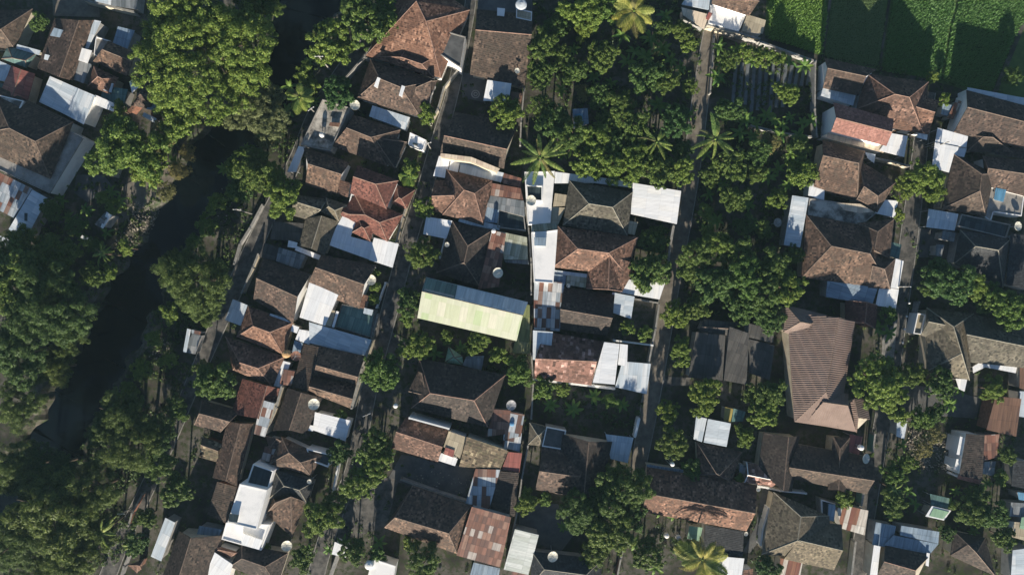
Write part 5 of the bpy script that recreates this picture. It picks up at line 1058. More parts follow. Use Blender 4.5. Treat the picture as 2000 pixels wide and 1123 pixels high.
def trunk_mesh(name, Hc, Rm, seed):
    """tapered trunk from the ground up into the crown with five limbs (crown centre at z = Hc)"""
    r = random.Random(seed); mb = MB(); t = max(.10, Rm*.05)
    fork = Vector((r.uniform(-.1, .1)*Rm, r.uniform(-.1, .1)*Rm, Hc-.35*Rm))
    mb.beam(Vector((0, 0, -.3)), Vector((fork.x*.4, fork.y*.4, fork.z*.5)), t*1.25, 8, t); mb.beam(Vector((fork.x*.4, fork.y*.4, fork.z*.5)), fork, t, 8, t*.8)
    for k in range(5):
        a = 2*math.pi*k/5+r.uniform(-.4, .4); e = fork+Vector((math.cos(a)*Rm*.55, math.sin(a)*Rm*.55, Rm*r.uniform(.35, .6)))
        m_ = fork.lerp(e, .5)+Vector((0, 0, Rm*.08)); mb.beam(fork, m_, t*.6, 6, t*.42); mb.beam(m_, e, t*.42, 6, t*.12)
    return mb
PROTO = {}
def proto(kind, v):
    """unit kit: crown and trunk meshes for one size class; radius stored in metres"""
    k = (kind, v)
    if k in PROTO: return PROTO[k]
    sz, mat, cr, leaf, asp, lobes, per, drp, sq, gap = {
        'small':  (2.0, 'leaf_lime', .42, .14, .46, 6, 62, .2, .8, .15),
        'mid':    (4.0, 'leaf_deep', .54, .145, .46, 10, 84, .3, .85, .26),
        'lime':   (4.0, 'leaf_lime', .54, .145, .46, 10, 84, .3, .85, .26),
        'big':    (6.0, 'leaf_deep', .66, .16, .46, 14, 96, .3, .8, .26),
        'giant':  (13.0, 'leaf_lime', .90, .18, .42, 28, 105, .4, .62, .34),
        'dry':    (6.5, 'leaf_dry', .62, .14, .36, 11, 84, .3, .75, .2),
        'bamboo': (8.0, 'leaf_bamboo', 1.1, .28, .17, 13, 120, .9, .66, .18),
    }[kind]
    if kind == 'mid' and v % 4 == 3: mat = 'leaf_fresh'
    leaf *= (1.0, 1.22, .84, 1.05)[v % 4]; per = int(per*(1.0, .8, 1.25, 1.0)[v % 4])
    cl = crown_clusters(sz, 100*v+len(kind), lobes, cr, sq, 1.0, gap)
    cm = leaves_mesh('crown', cl, per, leaf, asp, 17*v+3, mat, drp)
    PROTO[k] = (sz, cm); return PROTO[k]
TRUNKS = {}
USED = set()
def tree(px, py, r, kind, v, label, group=None, sx=1.0, top=None):
    """px, py, r: crown centre and radius in survey pixels (0.1 m)"""
    Rm = r/10; hz = {'bamboo': 1.0, 'giant': .75, 'small': 1.0}.get(kind, .95)*Rm + {'giant': 2.5, 'bamboo': 2.0}.get(kind, 1.3)
    if top: hz = top
    Rm *= (CAM_H-hz)/CAM_H
    c = Q(px, py, hz); sz, cm = proto(kind, v); s = Rm/sz
    name = {'bamboo': 'bamboo_clump', 'small': 'bush'}.get(kind, 'tree'); cat = {'bamboo': 'bamboo', 'small': 'bush'}.get(kind, 'tree')
    rz = rnd.uniform(0, 6.28)
    root = empty(name, (c.x, c.y, 0), label, cat, group)
    o = bpy.data.objects.new('crown', cm); COL.objects.link(o); o.parent = root
    o.location = (0, 0, hz); o.rotation_euler = (0, 0, rz if sx == 1.0 else 0); o.scale = (s*sx, s/sx if sx != 1.0 else s, s)
    tb = trunk_mesh('trunk', hz, Rm, v); t = tb.build('trunk', MAT['bark'], root)
    return root
T = [
 # west bank and river
 (392, 95, 140, 'giant', 0, 'giant spreading tree, largest of all, at the upper left', 1.04), (505, 212, 70, 'dry', 0, 'olive brown round tree at the lower right of the giant tree'), (345, 215, 62, 'lime', 0, 'green tree merging into the lower side of the giant tree'), (470, 165, 45, 'lime', 1, 'green tree between the giant tree and the olive brown tree'), (500, 20, 48, 'big', 0, 'dark tree on the river edge at the top of the giant tree'),
 (240, 288, 82, 'lime', 2, 'broad green tree on the left bank below the giant tree'), (290, 320, 46, 'lime', 3, 'green tree on the bank side of the broad left tree'), (318, 268, 30, 'dry', 1, 'small dry brown tree at the riverbank below the giant tree'),
 (30, 545, 75, 'big', 1, 'dense dark tree at the left edge above the bamboo'), (95, 600, 84, 'bamboo', 0, 'big bamboo clump overhanging the river on the left bank'), (28, 690, 72, 'bamboo', 1, 'bamboo clump at the left edge below the dense dark tree'), (40, 790, 58, 'bamboo', 2, 'bamboo clump at the left edge just above the dark river bend'), (105, 505, 55, 'big', 2, 'dark tree above the overhanging bamboo on the left bank'), (105, 720, 42, 'bamboo', 0, 'narrow bamboo clump drooping to the river'), (130, 660, 42, 'bamboo', 1, 'small bamboo clump at the water below the overhanging one'), (45, 470, 40, 'mid', 0, 'dark tree below the low pale roofs at the left edge'), (180, 540, 28, 'mid', 1, 'small dark tree by the bare path at the water'),
 (378, 545, 72, 'bamboo', 2, 'feathery round clump between the river and the lane'), (350, 520, 40, 'bamboo', 0, 'small feathery clump at the upper side of the round clump'), (400, 600, 42, 'bamboo', 1, 'small feathery clump beside the lane below the round clump'),
 (235, 815, 62, 'bamboo', 1, 'tall feathery clump at the lower river bend'), (255, 870, 62, 'bamboo', 2, 'wide bamboo clump leaning over the lower river'), (205, 840, 36, 'bamboo', 0, 'bamboo tips reaching over the water at the lower bend'), (315, 905, 40, 'mid', 2, 'dark leafy tree beside the lower river lane'), (300, 850, 42, 'bamboo', 0, 'bamboo behind the yellow edged roof'), (345, 800, 30, 'mid', 0, 'small dark tree above the yellow edged roof'),
 (95, 1000, 90, 'bamboo', 1, 'great bamboo grove in the lower left corner'), (180, 960, 62, 'bamboo', 2, 'bamboo clump at the upper right of the corner grove'), (40, 920, 62, 'bamboo', 0, 'dark bamboo clump at the left edge above the corner grove'), (30, 1060, 72, 'bamboo', 2, 'bamboo clump at the left edge below the corner grove'), (120, 1090, 66, 'bamboo', 0, 'bamboo clump at the bottom edge in the lower left'), (180, 1040, 52, 'bamboo', 1, 'bamboo clump beside the palm on the lower left lane'), (100, 915, 52, 'bamboo', 1, 'shaded bamboo over the lower river channel'),
 (265, 1062, 26, 'mid', 3, 'small tree between the lower left lane and the pale strip roof'), (345, 955, 36, 'mid', 1, 'shaded tree right of the lower river lane'), (285, 1010, 26, 'mid', 0, 'shaded small tree at the bend of the lower left lane'),
 (640, 82, 49, 'lime', 1, 'round bright tree on the right bank of the river at the top'), (720, 42, 55, 'mid', 1, 'tree at the top left of the orange red roof'), (690, 15, 36, 'mid', 2, 'dark tree on the river bank at the top edge'), (752, 22, 30, 'lime', 3, 'tree against the upper end of the lane wall'), (660, 180, 34, 'mid', 3, 'dark bush tree above the bare rubble deck'), (595, 145, 22, 'small', 0, 'small bush at the water by the leaning pole'), (610, 165, 18, 'small', 1, 'small bush on the bank above the fan of palm fronds'),
 (552, 380, 46, 'lime', 2, 'bright tree hanging over the river lane'), (497, 345, 42, 'mid', 0, 'dark tree on the slope left of the bright lane tree'), (505, 308, 28, 'mid', 2, 'dark tree on the slope above the bright lane tree'), (540, 345, 30, 'lime', 0, 'bright small tree beside the narrow white canopy'), (470, 370, 26, 'mid', 3, 'low dark tree at the river foot of the slope'), (520, 275, 26, 'dry', 2, 'brownish shrub tree on the river slope'), (455, 375, 20, 'small', 2, 'low bush nearest the river on the slope'),
 (420, 745, 42, 'mid', 3, 'dark tree between the river lane and the reddish hip'), (400, 720, 24, 'mid', 0, 'small dark tree above the lane side tree'),
 (745, 722, 43, 'lime', 1, 'bright tree leaning over the lane beside the twin gables'), (625, 1012, 45, 'lime', 2, 'crescent lit tree between the folded pyramid and the lane'), (655, 980, 30, 'mid', 2, 'dark tree at the upper right of the crescent lit tree'), (700, 945, 38, 'lime', 3, 'tree at the lane beside the open asphalt yard'), (735, 918, 36, 'lime', 0, 'tree overhanging the top of the open asphalt yard'), (735, 870, 36, 'mid', 1, 'shaded tree on the lane above the asphalt yard'), (662, 885, 26, 'mid', 3, 'dark tree beside the white parapet terrace'),
 (830, 405, 22, 'small', 3, 'bright bush at the corner of the red speckled hip'), (838, 225, 22, 'small', 0, 'bright bush by the lane beside the chimney house'), (985, 220, 36, 'lime', 1, 'round tree over the roof below the square white canopy'), (665, 812, 14, 'small', 1, 'little bush above the plain white metal roof'),
 (823, 500, 36, 'mid', 2, 'dark tree left of the shaded hipped house'), (800, 590, 32, 'mid', 0, 'tree by the lane left of the green hall'), (795, 620, 20, 'small', 2, 'bush at the left end of the green hall'), (825, 672, 30, 'lime', 3, 'tree on the side path below the green hall'), (795, 680, 20, 'small', 3, 'bush between the lane and the side path'), (932, 672, 27, 'lime', 0, 'tree below the middle of the green hall'), (972, 695, 20, 'small', 1, 'bush between the grey sheet roof and the bright square tree'), (1014, 728, 34, 'lime', 2, 'bright tree at the alley below the olive side roof'), (875, 660, 16, 'small', 0, 'bush under the shadow of the green hall'),
 (735, 560, 14, 'small', 2, 'bush in the narrow garden behind the white fence wall'), (730, 585, 12, 'small', 3, 'lower bush in the narrow garden behind the white fence wall'), (732, 535, 11, 'small', 0, 'uppermost bush in the narrow garden behind the white fence wall'), (800, 330, 22, 'small', 1, 'bush by the lane next to the fan palm'),
 # orchard
 (1062, 88, 36, 'mid', 0, 'tree beside the upper wall of the broad plain gable'), (1055, 145, 32, 'mid', 1, 'tree beside the dish of the broad plain gable'), (1058, 205, 30, 'mid', 2, 'tree in the orchard level with the square white canopy'), (1080, 235, 34, 'mid', 3, 'tree left of the blue tarpaulin in the orchard'), (1135, 25, 44, 'lime', 0, 'bright tree at the top edge of the orchard'), (1180, 12, 36, 'lime', 1, 'bright tree just left of the yellow palm at the top'), (1142, 60, 24, 'lime', 2, 'small bright tree under the top edge tree'), (1140, 180, 20, 'dry', 0, 'dry brown crown in the middle of the orchard'), (1120, 140, 30, 'mid', 0, 'tree above the dry brown crown'), (1175, 110, 34, 'mid', 1, 'tree in the upper middle of the orchard'), (1100, 110, 26, 'mid', 2, 'tree between the wall side trees and the upper middle tree'),
 (1085, 50, 26, 'mid', 1, 'shaded tree at the upper left of the orchard'), (1265, 150, 36, 'mid', 3, 'tree in the orchard below the yellow palm'), (1300, 160, 32, 'mid', 2, 'tree right of the one below the yellow palm'), (1330, 60, 26, 'mid', 0, 'tree below the pinkish patched sheds'), (1345, 85, 20, 'small', 0, 'bush beside the head of the earth lane'), (1295, 60, 22, 'mid', 1, 'dark tree right of the yellow palm'), (1215, 205, 34, 'mid', 0, 'tree right of the dry brown crown'), (1235, 250, 38, 'mid', 1, 'tree at the centre of the orchard near the small palm'), (1320, 235, 34, 'mid', 3, 'tree beside the earth lane right of the small palm'), (1345, 170, 22, 'mid', 2, 'tree leaning on the sunlit part of the earth lane'),
 (1115, 265, 40, 'mid', 2, 'tree right of the coconut palm above the white ledge'), (1165, 270, 36, 'lime', 3, 'tree behind the white ledge, second row'), (1150, 315, 38, 'lime', 1, 'bright tree leaning over the white ledge roof'), (1195, 325, 36, 'lime', 2, 'bright tree behind the middle of the white ledge roof'), (1240, 320, 40, 'lime', 0, 'bright tree above the big white carport'), (1285, 330, 38, 'mid', 1, 'tree behind the right part of the big white carport'), (1330, 335, 32, 'lime', 3, 'tree on the orchard lane corner by the carport'), (1290, 285, 28, 'mid', 0, 'tree right under the small palm'), (1200, 285, 30, 'mid', 3, 'tree left of the small palm'), (1330, 290, 24, 'mid', 1, 'tree by the lane above the carport corner'), (1170, 190, 26, 'mid', 3, 'tree left of the bright orchard middle'), (1185, 235, 24, 'mid', 1, 'small tree right of the blue tarpaulin'),
 # strip between the earth lane and the speckled house
 (1535, 182, 27, 'lime', 0, 'lone bright tree on the vegetable plot'), (1425, 115, 24, 'mid', 2, 'tree at the upper left of the vegetable plot'), (1455, 105, 20, 'small', 1, 'bush below the long white wall'), (1425, 215, 28, 'mid', 3, 'dark tree at the lower left of the vegetable plot'), (1490, 112, 22, 'small', 3, 'bush above the mulched beds'), (1525, 115, 18, 'small', 2, 'bush under the right part of the long white wall'),
 (1425, 325, 36, 'mid', 1, 'tree below the palm on the right side of the lane'), (1480, 300, 28, 'mid', 3, 'tree right of the lane side palm'), (1505, 280, 22, 'dry', 1, 'brownish tree below the crumbling wall'), (1560, 285, 26, 'mid', 0, 'tree beside the salmon roofed house'), (1475, 340, 26, 'mid', 2, 'tree in the middle of the strip right of the lane'), (1435, 390, 34, 'mid', 0, 'tree in the strip level with the big carport'), (1388, 345, 24, 'mid', 1, 'low tree at the lane opposite the carport'), (1378, 412, 21, 'small', 2, 'round dark bush at the lane opposite the carport'), (1568, 338, 34, 'lime', 1, 'bright tree left of the cross gabled house'), (1518, 390, 26, 'lime', 3, 'bright tree left of the long light blue roof'), (1455, 440, 24, 'mid', 3, 'dark tree in the shade above the big orchard grove'), (1490, 450, 22, 'mid', 0, 'dark tree beside the grey dish'),
 (1360, 495, 40, 'mid', 2, 'tree at the left end of the big grove by the lane'), (1395, 475, 38, 'lime', 2, 'bright tree at the top of the big grove'), (1345, 530, 26, 'mid', 0, 'tree nearest the lane in the big grove'), (1440, 500, 40, 'mid', 1, 'tree at the upper middle of the big grove'), (1455, 545, 46, 'lime', 0, 'bright tree at the heart of the big grove'), (1400, 555, 42, 'mid', 3, 'tree at the lower left of the big grove'), (1512, 520, 40, 'mid', 0, 'tree at the right end of the big grove'), (1540, 560, 40, 'lime', 3, 'bright tree at the lower right of the big grove'), (1495, 575, 42, 'mid', 2, 'tree below the bright heart of the big grove'), (1450, 600, 36, 'mid', 1, 'tree at the bottom of the big grove above the felt roofs'), (1500, 620, 32, 'mid', 3, 'tree overhanging the felt roofs'), (1360, 600, 28, 'mid', 1, 'shaded tree left of the grove bottom'), (1322, 612, 30, 'lime', 1, 'bright tree standing in the earth lane'), (1550, 500, 24, 'mid', 2, 'small tree between the grove and the speckled house'),
 (1272, 530, 42, 'mid', 3, 'lower garden tree beside the red steep hip', 1.0, 3.6), (1278, 468, 34, 'mid', 1, 'upper garden tree beside the red steep hip', 1.0, 2.0), (1250, 558, 18, 'small', 0, 'bright bush at the corner of the white gate slab'),
 (1330, 682, 26, 'lime', 2, 'bright tree left of the felt roofs'), (1330, 705, 18, 'small', 1, 'bush below the bright tree left of the felt roofs'), (1378, 775, 40, 'lime', 0, 'bright tree below the felt roofs'), (1305, 803, 27, 'lime', 3, 'yellow green tree beside the lane below the side yard'), (1318, 865, 36, 'mid', 2, 'tree left of the white double canopy'), (1505, 770, 36, 'mid', 0, 'tree against the wall of the great ribbed roof'), (1490, 805, 34, 'lime', 1, 'bright tree at the lower left corner of the great ribbed roof'), (1455, 850, 24, 'lime', 2, 'small tree right of the white double canopy'), (1350, 918, 23, 'mid', 3, 'round tree over the top edge of the brick orange gable'), (1444, 935, 13, 'small', 2, 'little bush beside the pink fronted terrace house'), (1470, 770, 22, 'mid', 1, 'shaded tree right of the bright tree below the felt roofs'), (1225, 640, 16, 'small', 3, 'left bush in the garden strip of the grey court'), (1258, 648, 18, 'small', 0, 'right bush in the garden strip of the grey court'), (1062, 755, 24, 'small', 1, 'bright bush at the white foot wall of the blotched gable'), (1190, 782, 20, 'small', 2, 'bush in the vacant plot below the white roofs'), (1100, 760, 15, 'small', 3, 'small bush beside the bright one in the vacant plot'),
 # lower centre
 (1215, 955, 55, 'big', 0, 'large tree left of the long brick orange gable'), (1130, 1000, 48, 'big', 2, 'large tree below the triangular lit wing'), (1190, 1042, 50, 'big', 1, 'large bright tree below the gable side tree'), (1170, 975, 36, 'mid', 0, 'tree between the two large trees'), (1235, 1005, 32, 'mid', 3, 'tree at the lower left corner of the brick orange gable'), (1030, 980, 27, 'lime', 2, 'bright tree beside the dark yard at the alley'), (1068, 976, 16, 'small', 0, 'round bush below the triangular lit wing'), (1160, 1085, 30, 'mid', 2, 'shaded tree at the bottom edge beside the slate roof'), (1265, 1080, 34, 'mid', 1, 'shaded tree left of the two small white tanks'), (1335, 1075, 28, 'mid', 2, 'tree beside the yellow palm'), (1500, 1110, 26, 'mid', 3, 'tree at the bottom edge below the grey hip'),
 (830, 1098, 40, 'mid', 2, 'tree at the bottom edge left of the rusty hall'), (805, 1060, 18, 'small', 3, 'bush above the tree left of the rusty hall'), (690, 1075, 28, 'mid', 1, 'tree behind the white pavilion at the bottom'), (735, 1085, 18, 'small', 1, 'bush above the flat white roof at the bottom'), (590, 1090, 30, 'mid', 0, 'tree below the cream dish at the bottom left'), (520, 1078, 12, 'small', 2, 'small bright bush below the white cube house'), (520, 1068, 9, 'small', 3, 'tiny bush touching the white cube house'),
 # right side
 (1800, 345, 40, 'lime', 3, 'bright tree arching over the lane'), (1770, 365, 28, 'lime', 0, 'left part tree of the lane arch'), (1825, 375, 26, 'lime', 1, 'right part tree of the lane arch'), (1758, 420, 14, 'small', 0, 'bush beside the white carport of the cross gabled house'), (1850, 548, 48, 'mid', 3, 'tree in the yard below the glasshouse'), (1895, 552, 36, 'lime', 2, 'bright tree right of the yard tree below the glasshouse'), (1820, 560, 28, 'mid', 0, 'tree at the lane beside the yard below the glasshouse'), (1965, 598, 48, 'lime', 0, 'bright tree over the grey house at the right edge'), (1925, 590, 26, 'mid', 1, 'small tree beside the bright one over the grey house'), (1710, 745, 56, 'lime', 1, 'broad tree between the ribbed hall and the lane'), (1735, 775, 36, 'lime', 3, 'lower tree beside the broad tree at the ribbed hall'), (1770, 735, 28, 'mid', 2, 'tree spanning the lane beside the broad tree'), (1795, 730, 22, 'mid', 0, 'small tree right of the lane below the grey house'), (1838, 748, 34, 'mid', 1, 'dark tree below the west hip of the grey house'), (1940, 762, 30, 'lime', 2, 'tree in the court of the grey house'), (1735, 615, 18, 'small', 3, 'bush beside the little dark red hip'), (1755, 812, 20, 'small', 1, 'bush on the right of the lane below the broad tree'), (1802, 815, 26, 'lime', 1, 'tree at the edge of the shaded yard near the pale blue roof'), (1830, 805, 20, 'mid', 3, 'tree right of the shaded yard tree'), (1800, 875, 24, 'dry', 2, 'dry straw coloured shrub beside the junk yard'), (1825, 845, 20, 'dry', 3, 'dry tangled shrub above the junk yard'),
 (1745, 930, 30, 'lime', 2, 'tree right of the lane beside the junk yard'), (1745, 978, 32, 'mid', 0, 'tree right of the lane above the blue ribbed roofs'), (1770, 905, 22, 'lime', 3, 'tree at the left corner of the junk yard'), (1890, 1000, 36, 'mid', 2, 'tree right of the white framed skylight'), (1935, 1005, 32, 'mid', 3, 'tree second to the right of the white framed skylight'), (1905, 965, 28, 'mid', 0, 'shaded tree below the dull brown roof'), (1955, 930, 20, 'small', 2, 'bush right of the rusty metal roof'), (1650, 975, 20, 'small', 3, 'bush behind the rust striped roof'), (1848, 1040, 18, 'mid', 1, 'small tree right of the blue ribbed roofs'), (1965, 890, 22, 'mid', 2, 'dark tree at the right edge beside the brown metal roof'), (1820, 148, 15, 'small', 0, 'bright bush on the rice field edge'), (1845, 195, 14, 'small', 1, 'bush left of the long brown gabled house'), (1960, 1050, 26, 'mid', 1, 'dark tree beside the cream and turquoise roof'), (1980, 150, 22, 'mid', 2, 'dark tree at the right end of the rice field'), (1700, 890, 9, 'small', 2, 'tiny bush beside the oval looking dish'),
 (100, 410, 26, 'mid', 1, 'dark tree below the pale blue roof with the skylight'), (200, 385, 18, 'small', 2, 'bush among the riverside huts'), (222, 405, 16, 'small', 3, 'bright bush beside the riverside huts'), (85, 480, 24, 'mid', 2, 'dark tree above the riverside bamboo'), (150, 440, 22, 'mid', 3, 'dark tree below the small riverside huts'), (185, 480, 20, 'mid', 0, 'dark tree on the bank below the huts'), (235, 215, 18, 'small', 0, 'bush between the white annex roof and the broad green tree'), (75, 45, 20, 'mid', 3, 'dark bush beside the corner roof at the upper left'),
 (420, 395, 24, 'small', 0, 'green shrub overhanging the right bank below the slope trees'),
 (405, 440, 22, 'small', 1, 'green shrub overhanging the water edge opposite the small grey huts'),
 (378, 470, 20, 'small', 2, 'green shrub overhanging the water edge above the feathery round clump'),
 (455, 330, 22, 'small', 3, 'green shrub overhanging the water edge under the bright lane tree'),
 (475, 300, 18, 'small', 0, 'green shrub overhanging the upper right bank beside the shrub tree'),
 (330, 610, 22, 'small', 1, 'green shrub overhanging the right bank below the feathery round clump'),
 (300, 660, 22, 'small', 2, 'green shrub overhanging the right bank left of the kiosk'),
 (275, 720, 22, 'small', 3, 'green shrub overhanging the right bank above the lower bend'),
 (330, 700, 20, 'small', 0, 'green shrub overhanging the dark slope left of the kiosk'),
 (250, 760, 18, 'small', 1, 'green shrub overhanging the water edge just above the lower bend clumps'),
 (350, 335, 24, 'dry', 2, 'dry tan shrub overhanging the left bank at the bare brown earth'),
 (325, 375, 20, 'dry', 3, 'dry tan shrub overhanging the left bank above the tipped rubbish'),
 (250, 485, 18, 'small', 0, 'green shrub overhanging the left bank below the tipped rubbish'),
 (215, 530, 18, 'small', 1, 'green shrub overhanging the left bank opposite the feathery round clump'),
 (365, 300, 20, 'dry', 2, 'dry tan shrub overhanging the left bank where the river widens'),
]
for i, e in enumerate(T):
    tree(*e[:6], sx=e[6] if len(e) > 6 else 1.0, top=e[7] if len(e) > 7 else None)

# ---- palms
def frond_mesh(name, L, mat, droop, wl, seed, n=22, width=.11):
    """arching rib with leaflets on both sides, along +x"""
    r = random.Random(seed); vs, fs = [], []
    def pt(t): return Vector((L*t*(1-.12*t), 0, L*(.34*t-droop*t*t)))
    for k in range(10):
        a, b = pt(k/10), pt((k+1)/10); w = .05*(1-k/11); i = len(vs)
        vs += [a+Vector((0, w, 0)), a-Vector((0, w, 0)), b-Vector((0, w*.9, 0)), b+Vector((0, w*.9, 0))]; fs.append((i, i+1, i+2, i+3))
    for k in range(n):
        t = .12+.87*k/n; p = pt(t); l = wl*math.sin(math.pi*(t*.78+.17))*r.uniform(.85, 1.1)
        for s in (-1, 1):
            e = p+Vector((l*.62, s*l, -.28*l)); m_ = p.lerp(e, .5)+Vector((0, 0, .06*l)); i = len(vs); w = width
            vs += [p-Vector((w*.5, 0, 0)), m_-Vector((w, 0, 0)), e, m_+Vector((w, 0, .02)), p+Vector((w*.5, 0, 0))]; fs.append((i, i+1, i+2, i+3, i+4))
    me = bpy.data.meshes.new(name); me.from_pydata([tuple(v) for v in vs], [], fs); me.materials.append(MAT[mat]); return me
def palm(px, py, r, h, label, mat='leaf_palm', nf=16, seed=0, wl=.10):
    c = Q(px, py, h); root = empty('palm_tree', (c.x, c.y, 0), label, 'palm tree')
    rr = random.Random(seed); L = r/10*1.05*(CAM_H-h)/CAM_H
    tb = MB(); prev = Vector((rr.uniform(-.5, .5), rr.uniform(-.5, .5), -.2)); base = prev.copy()
    for k in range(1, 7):
        t = k/6; p = Vector((base.x*(1-t)**1.6, base.y*(1-t)**1.6, h*t-.05)); tb.beam(prev, p, .19-.05*(k-1)/6, 8, .19-.05*k/6); prev = p
    tb.build('trunk', MAT['bark'], root)
    protos = [frond_mesh('frond', L, mat, d, L*wl, seed*7+j) for j, d in enumerate((.36, .5, .72))] + [frond_mesh('frond', L, 'leaf_dry', .95, L*wl*.8, seed*7+5)]
    for k in range(nf):
        o = bpy.data.objects.new('frond', protos[3 if k % 7 == 4 else k % 3]); COL.objects.link(o); o.parent = root
        o.location = (0, 0, h); o.rotation_euler = (rr.uniform(-.4, .4), rr.uniform(-.22, .2), 2*math.pi*(k+rr.uniform(-.42, .42))/nf); s = rr.uniform(.7, 1.08); o.scale = (s, s, s)
    cb = MB(); cb.lathe([(.02, h-.3), (.22, h-.2), (.25, h), (.12, h+.25), (.02, h+.3)], 8); cb.build('crown_heart', MAT['leaf_lime'], root)
palm(1238, 22, 50, 9, 'yellow green palm of broad fronds at the top edge', 'leaf_yellow', 15, 1, .24)
palm(1055, 308, 60, 9, 'coconut palm over the corner of the white deck', 'leaf_palm', 13, 2)
palm(1397, 272, 56, 9, 'star shaped coconut palm beside the earth lane', 'leaf_palm', 11, 3)
palm(1283, 278, 40, 8, 'small palm in the middle of the orchard', 'leaf_palm', 9, 4)
palm(1372, 1092, 56, 8, 'yellow and green palm at the bottom edge', 'leaf_yellow', 17, 5, .22)
palm(585, 190, 34, 5, 'fan of long banana like fronds on the river bank', 'leaf_palm', 11, 6, .26)
palm(798, 345, 24, 4, 'bright fan palm against the two storey maroon house', 'leaf_lime', 12, 7, .32)
palm(197, 1040, 40, 8, 'dark palm among the bamboo near the bottom left lane', 'leaf_palm', 12, 8)
palm(1747, 955, 22, 5, 'small dark palm on the lane beside the junk yard', 'leaf_palm', 12, 9)
palm(200, 495, 28, 6, 'ragged palm on the left bank by the bare path', 'leaf_palm', 10, 10)
palm(258, 1065, 22, 4, 'low fan palm beside the bottom left lane', 'leaf_palm', 12, 11)
palm(1115, 290, 22, 5, 'young palm right of the coconut palm', 'leaf_lime', 9, 12)

# ---- bananas: broad arching blades
def blade_mesh(L, seed):
    vs, fs = [], []; r = random.Random(seed); n = 6
    for k in range(n+1):
        t = k/n; x = L*t*(1-.1*t); z = L*(.75*t-.80*t*t); w = L*.15*math.sin(math.pi*min(.96, .10+.88*t))**.7
        vs += [(x, w, z+w*.25), (x, 0, z), (x, -w, z+w*.25)]
        if k:
            i = 3*k; fs += [(i-3, i-2, i+1, i), (i-2, i-1, i+2, i+1)]
    me = bpy.data.meshes.new('blade'); me.from_pydata(vs, [], fs); me.materials.append(MAT['leaf_banana']); return me
BL = [blade_mesh(1.9, k) for k in range(3)]
stb = MB(); stb.beam(Vector((0, 0, 0)), Vector((0, 0, 1.6)), .13, 8, .08); st0 = stb.build('stem', MAT['leaf_banana']); stm = st0.data; bpy.data.objects.remove(st0)
def banana(px, py, s, label, group):
    c = Q(px, py, 2); root = empty('banana_plant', (c.x, c.y, 0), label, 'banana plant', group, rnd.uniform(0, 6.28))
    o = bpy.data.objects.new('stem', stm); COL.objects.link(o); o.parent = root; o.scale = (s, s, s)
    n = rnd.randint(6, 8)
    for k in range(n):
        o = bpy.data.objects.new('leaf', BL[k % 3]); COL.objects.link(o); o.parent = root
        o.location = (0, 0, 1.5*s); o.rotation_euler = (rnd.uniform(-.2, .2), rnd.uniform(-.35, .2), 2*math.pi*(k+rnd.uniform(-.3, .3))/n); q = s*rnd.uniform(.8, 1.15); o.scale = (q, q, q)
BAN = {
 ('banana plant with pale arching leaves among the orchard trees', 'banana plants of the orchard'): [(1095, 20), (1120, 95), (1240, 100), (1262, 110), (1225, 120), (1295, 95), (1250, 175), (1195, 160), (1160, 150), (1098, 175), (1310, 115), (1330, 130), (1285, 205), (1345, 225), (1100, 300), (1080, 130), (1300, 30), (1270, 75), (1215, 70)],
 ('banana plant in the row below the vegetable plot', 'banana plants below the vegetable plot'): [(1498, 225), (1515, 235), (1545, 228), (1568, 240), (1585, 235), (1455, 235), (1478, 240), (1530, 245)],
 ('banana plant under the long white wall beside the vegetable plot', 'banana plants under the long white wall'): [(1405, 90), (1412, 125), (1440, 95), (1470, 118), (1510, 108), (1545, 120), (1572, 130), (1400, 150)],
 ('banana plant among the trees right of the earth lane', 'banana plants right of the earth lane'): [(1405, 225), (1445, 260), (1470, 265), (1525, 265), (1545, 300), (1380, 300), (1385, 380), (1500, 345), (1540, 360), (1465, 400), (1400, 430), (1560, 265), (1520, 330), (1410, 360)],
 ('banana plant on the river bank beside the lane', 'banana plants of the river bank'): [(600, 120), (612, 200), (560, 215), (548, 255), (505, 255), (480, 290), (565, 170), (440, 330), (530, 220)],
 ('banana plant in the gardens along the right hand lane', 'banana plants of the right hand lane'): [(1760, 900), (1775, 960), (1790, 985), (1750, 1000), (1905, 1040), (1870, 960), (1850, 985), (1765, 870), (1960, 990), (1715, 640), (1735, 650), (1930, 945), (1880, 760), (1855, 790)],
 ('banana plant in the shade of the lower gardens', 'banana plants of the lower gardens'): [(1290, 1000), (1240, 1060), (1280, 1110), (1320, 1000), (1075, 790), (1120, 800), (1215, 790), (1160, 775), (740, 1060), (670, 1060), (700, 895), (760, 890), (600, 1075), (640, 1075), (1100, 1030), (900, 680), (850, 690)],
 ('banana plant among the dark trees on the left bank', 'banana plants of the left bank'): [(230, 395), (215, 375), (130, 425), (165, 410), (120, 390), (300, 350), (160, 470), (205, 455), (75, 425), (340, 320), (60, 500)],
}
for (lab, grp), pts in BAN.items():
    for p in pts: banana(p[0], p[1], rnd.uniform(.75, 1.15), lab, grp)

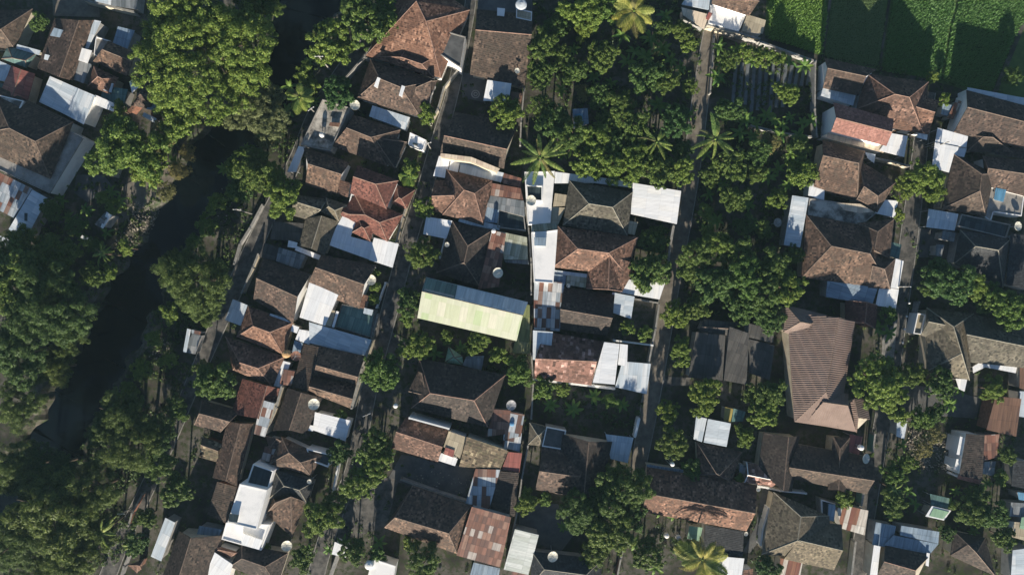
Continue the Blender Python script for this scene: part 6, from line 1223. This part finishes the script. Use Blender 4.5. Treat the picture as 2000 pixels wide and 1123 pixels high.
# ---- undergrowth, too dense to count
def cover(polys, n, label, mat='leaf_ground', hmax=.9, size=.20):
    g = np.random.default_rng(5); cl = []
    for poly_px in polys:
        poly = [(Q(*p).x, Q(*p).y) for p in poly_px]
        x0, x1 = min(p[0] for p in poly), max(p[0] for p in poly); y0, y1 = min(p[1] for p in poly), max(p[1] for p in poly)
        k = int(n*(x1-x0)*(y1-y0))
        for _ in range(k):
            x, y = rnd.uniform(x0, x1), rnd.uniform(y0, y1)
            if not inside((x, y), poly): continue
            if math.sin(x*.55+1.3*math.sin(y*.4))+math.sin(y*.6+x*.2) < -.55: continue
            z = river_depth(x, y) if x < -20 else 0
            if z < -1.5: continue
            r = rnd.uniform(.25, .7); cl.append(((x, y, z+rnd.uniform(.05, hmax*.6)), r))
    me = leaves_mesh('undergrowth', cl, 16, size, .5, 11, mat, 0, .8)
    o = bpy.data.objects.new('undergrowth', me); COL.objects.link(o); tag(o, label, 'undergrowth', kind='stuff')
cover([[(1040, -20), (1330, -20), (1375, 60), (1345, 350), (1040, 335)]], .8, 'low leafy growth under the orchard trees')
cover([[(1400, 70), (1590, 125), (1590, 250), (1560, 600), (1330, 620), (1345, 480), (1375, 330)]], .75, 'low leafy growth right of the earth lane')
cover([[(560, 90), (650, 130), (590, 260), (500, 420), (430, 560), (390, 690), (330, 880), (230, 1100), (0, 1140), (0, 900), (230, 780), (300, 600), (420, 420), (540, 200)]], 1.5, 'scrub on the right bank of the river')
cover([[(130, 330), (330, 230), (370, 330), (270, 480), (180, 620), (0, 640), (0, 520), (60, 400)]], .9, 'scrub on the left bank of the river')
cover([[(1040, 745), (1260, 770), (1240, 850), (1040, 830)], [(770, 650), (1040, 690), (1030, 760), (780, 720)]], .8, 'grass and weeds in the vacant plots')
cover([[(1700, 620), (2000, 700), (2000, 1123), (1700, 1123)]], .16, 'weeds between the roofs at the lower right')
cover([[(1170, 930), (1500, 1000), (1500, 1123), (1080, 1123)], [(640, 870), (780, 870), (760, 1000), (600, 1123)]], .3, 'weeds in the lower gardens')
cover([[(1590, 110), (2000, 175), (2000, 200), (1600, 130)]], .8, 'weeds along the edge of the rice field')
cover([[(590, 260), (1030, 60), (1030, 1123), (300, 1123), (420, 700)], [(1590, 160), (2000, 200), (2000, 720), (1590, 720)]], .14, 'weeds and pot plants between the houses')
print('LABELS', len(BUILT), len(set(BUILT)), 'TREES', len(T), len(set(e[5] for e in T)))
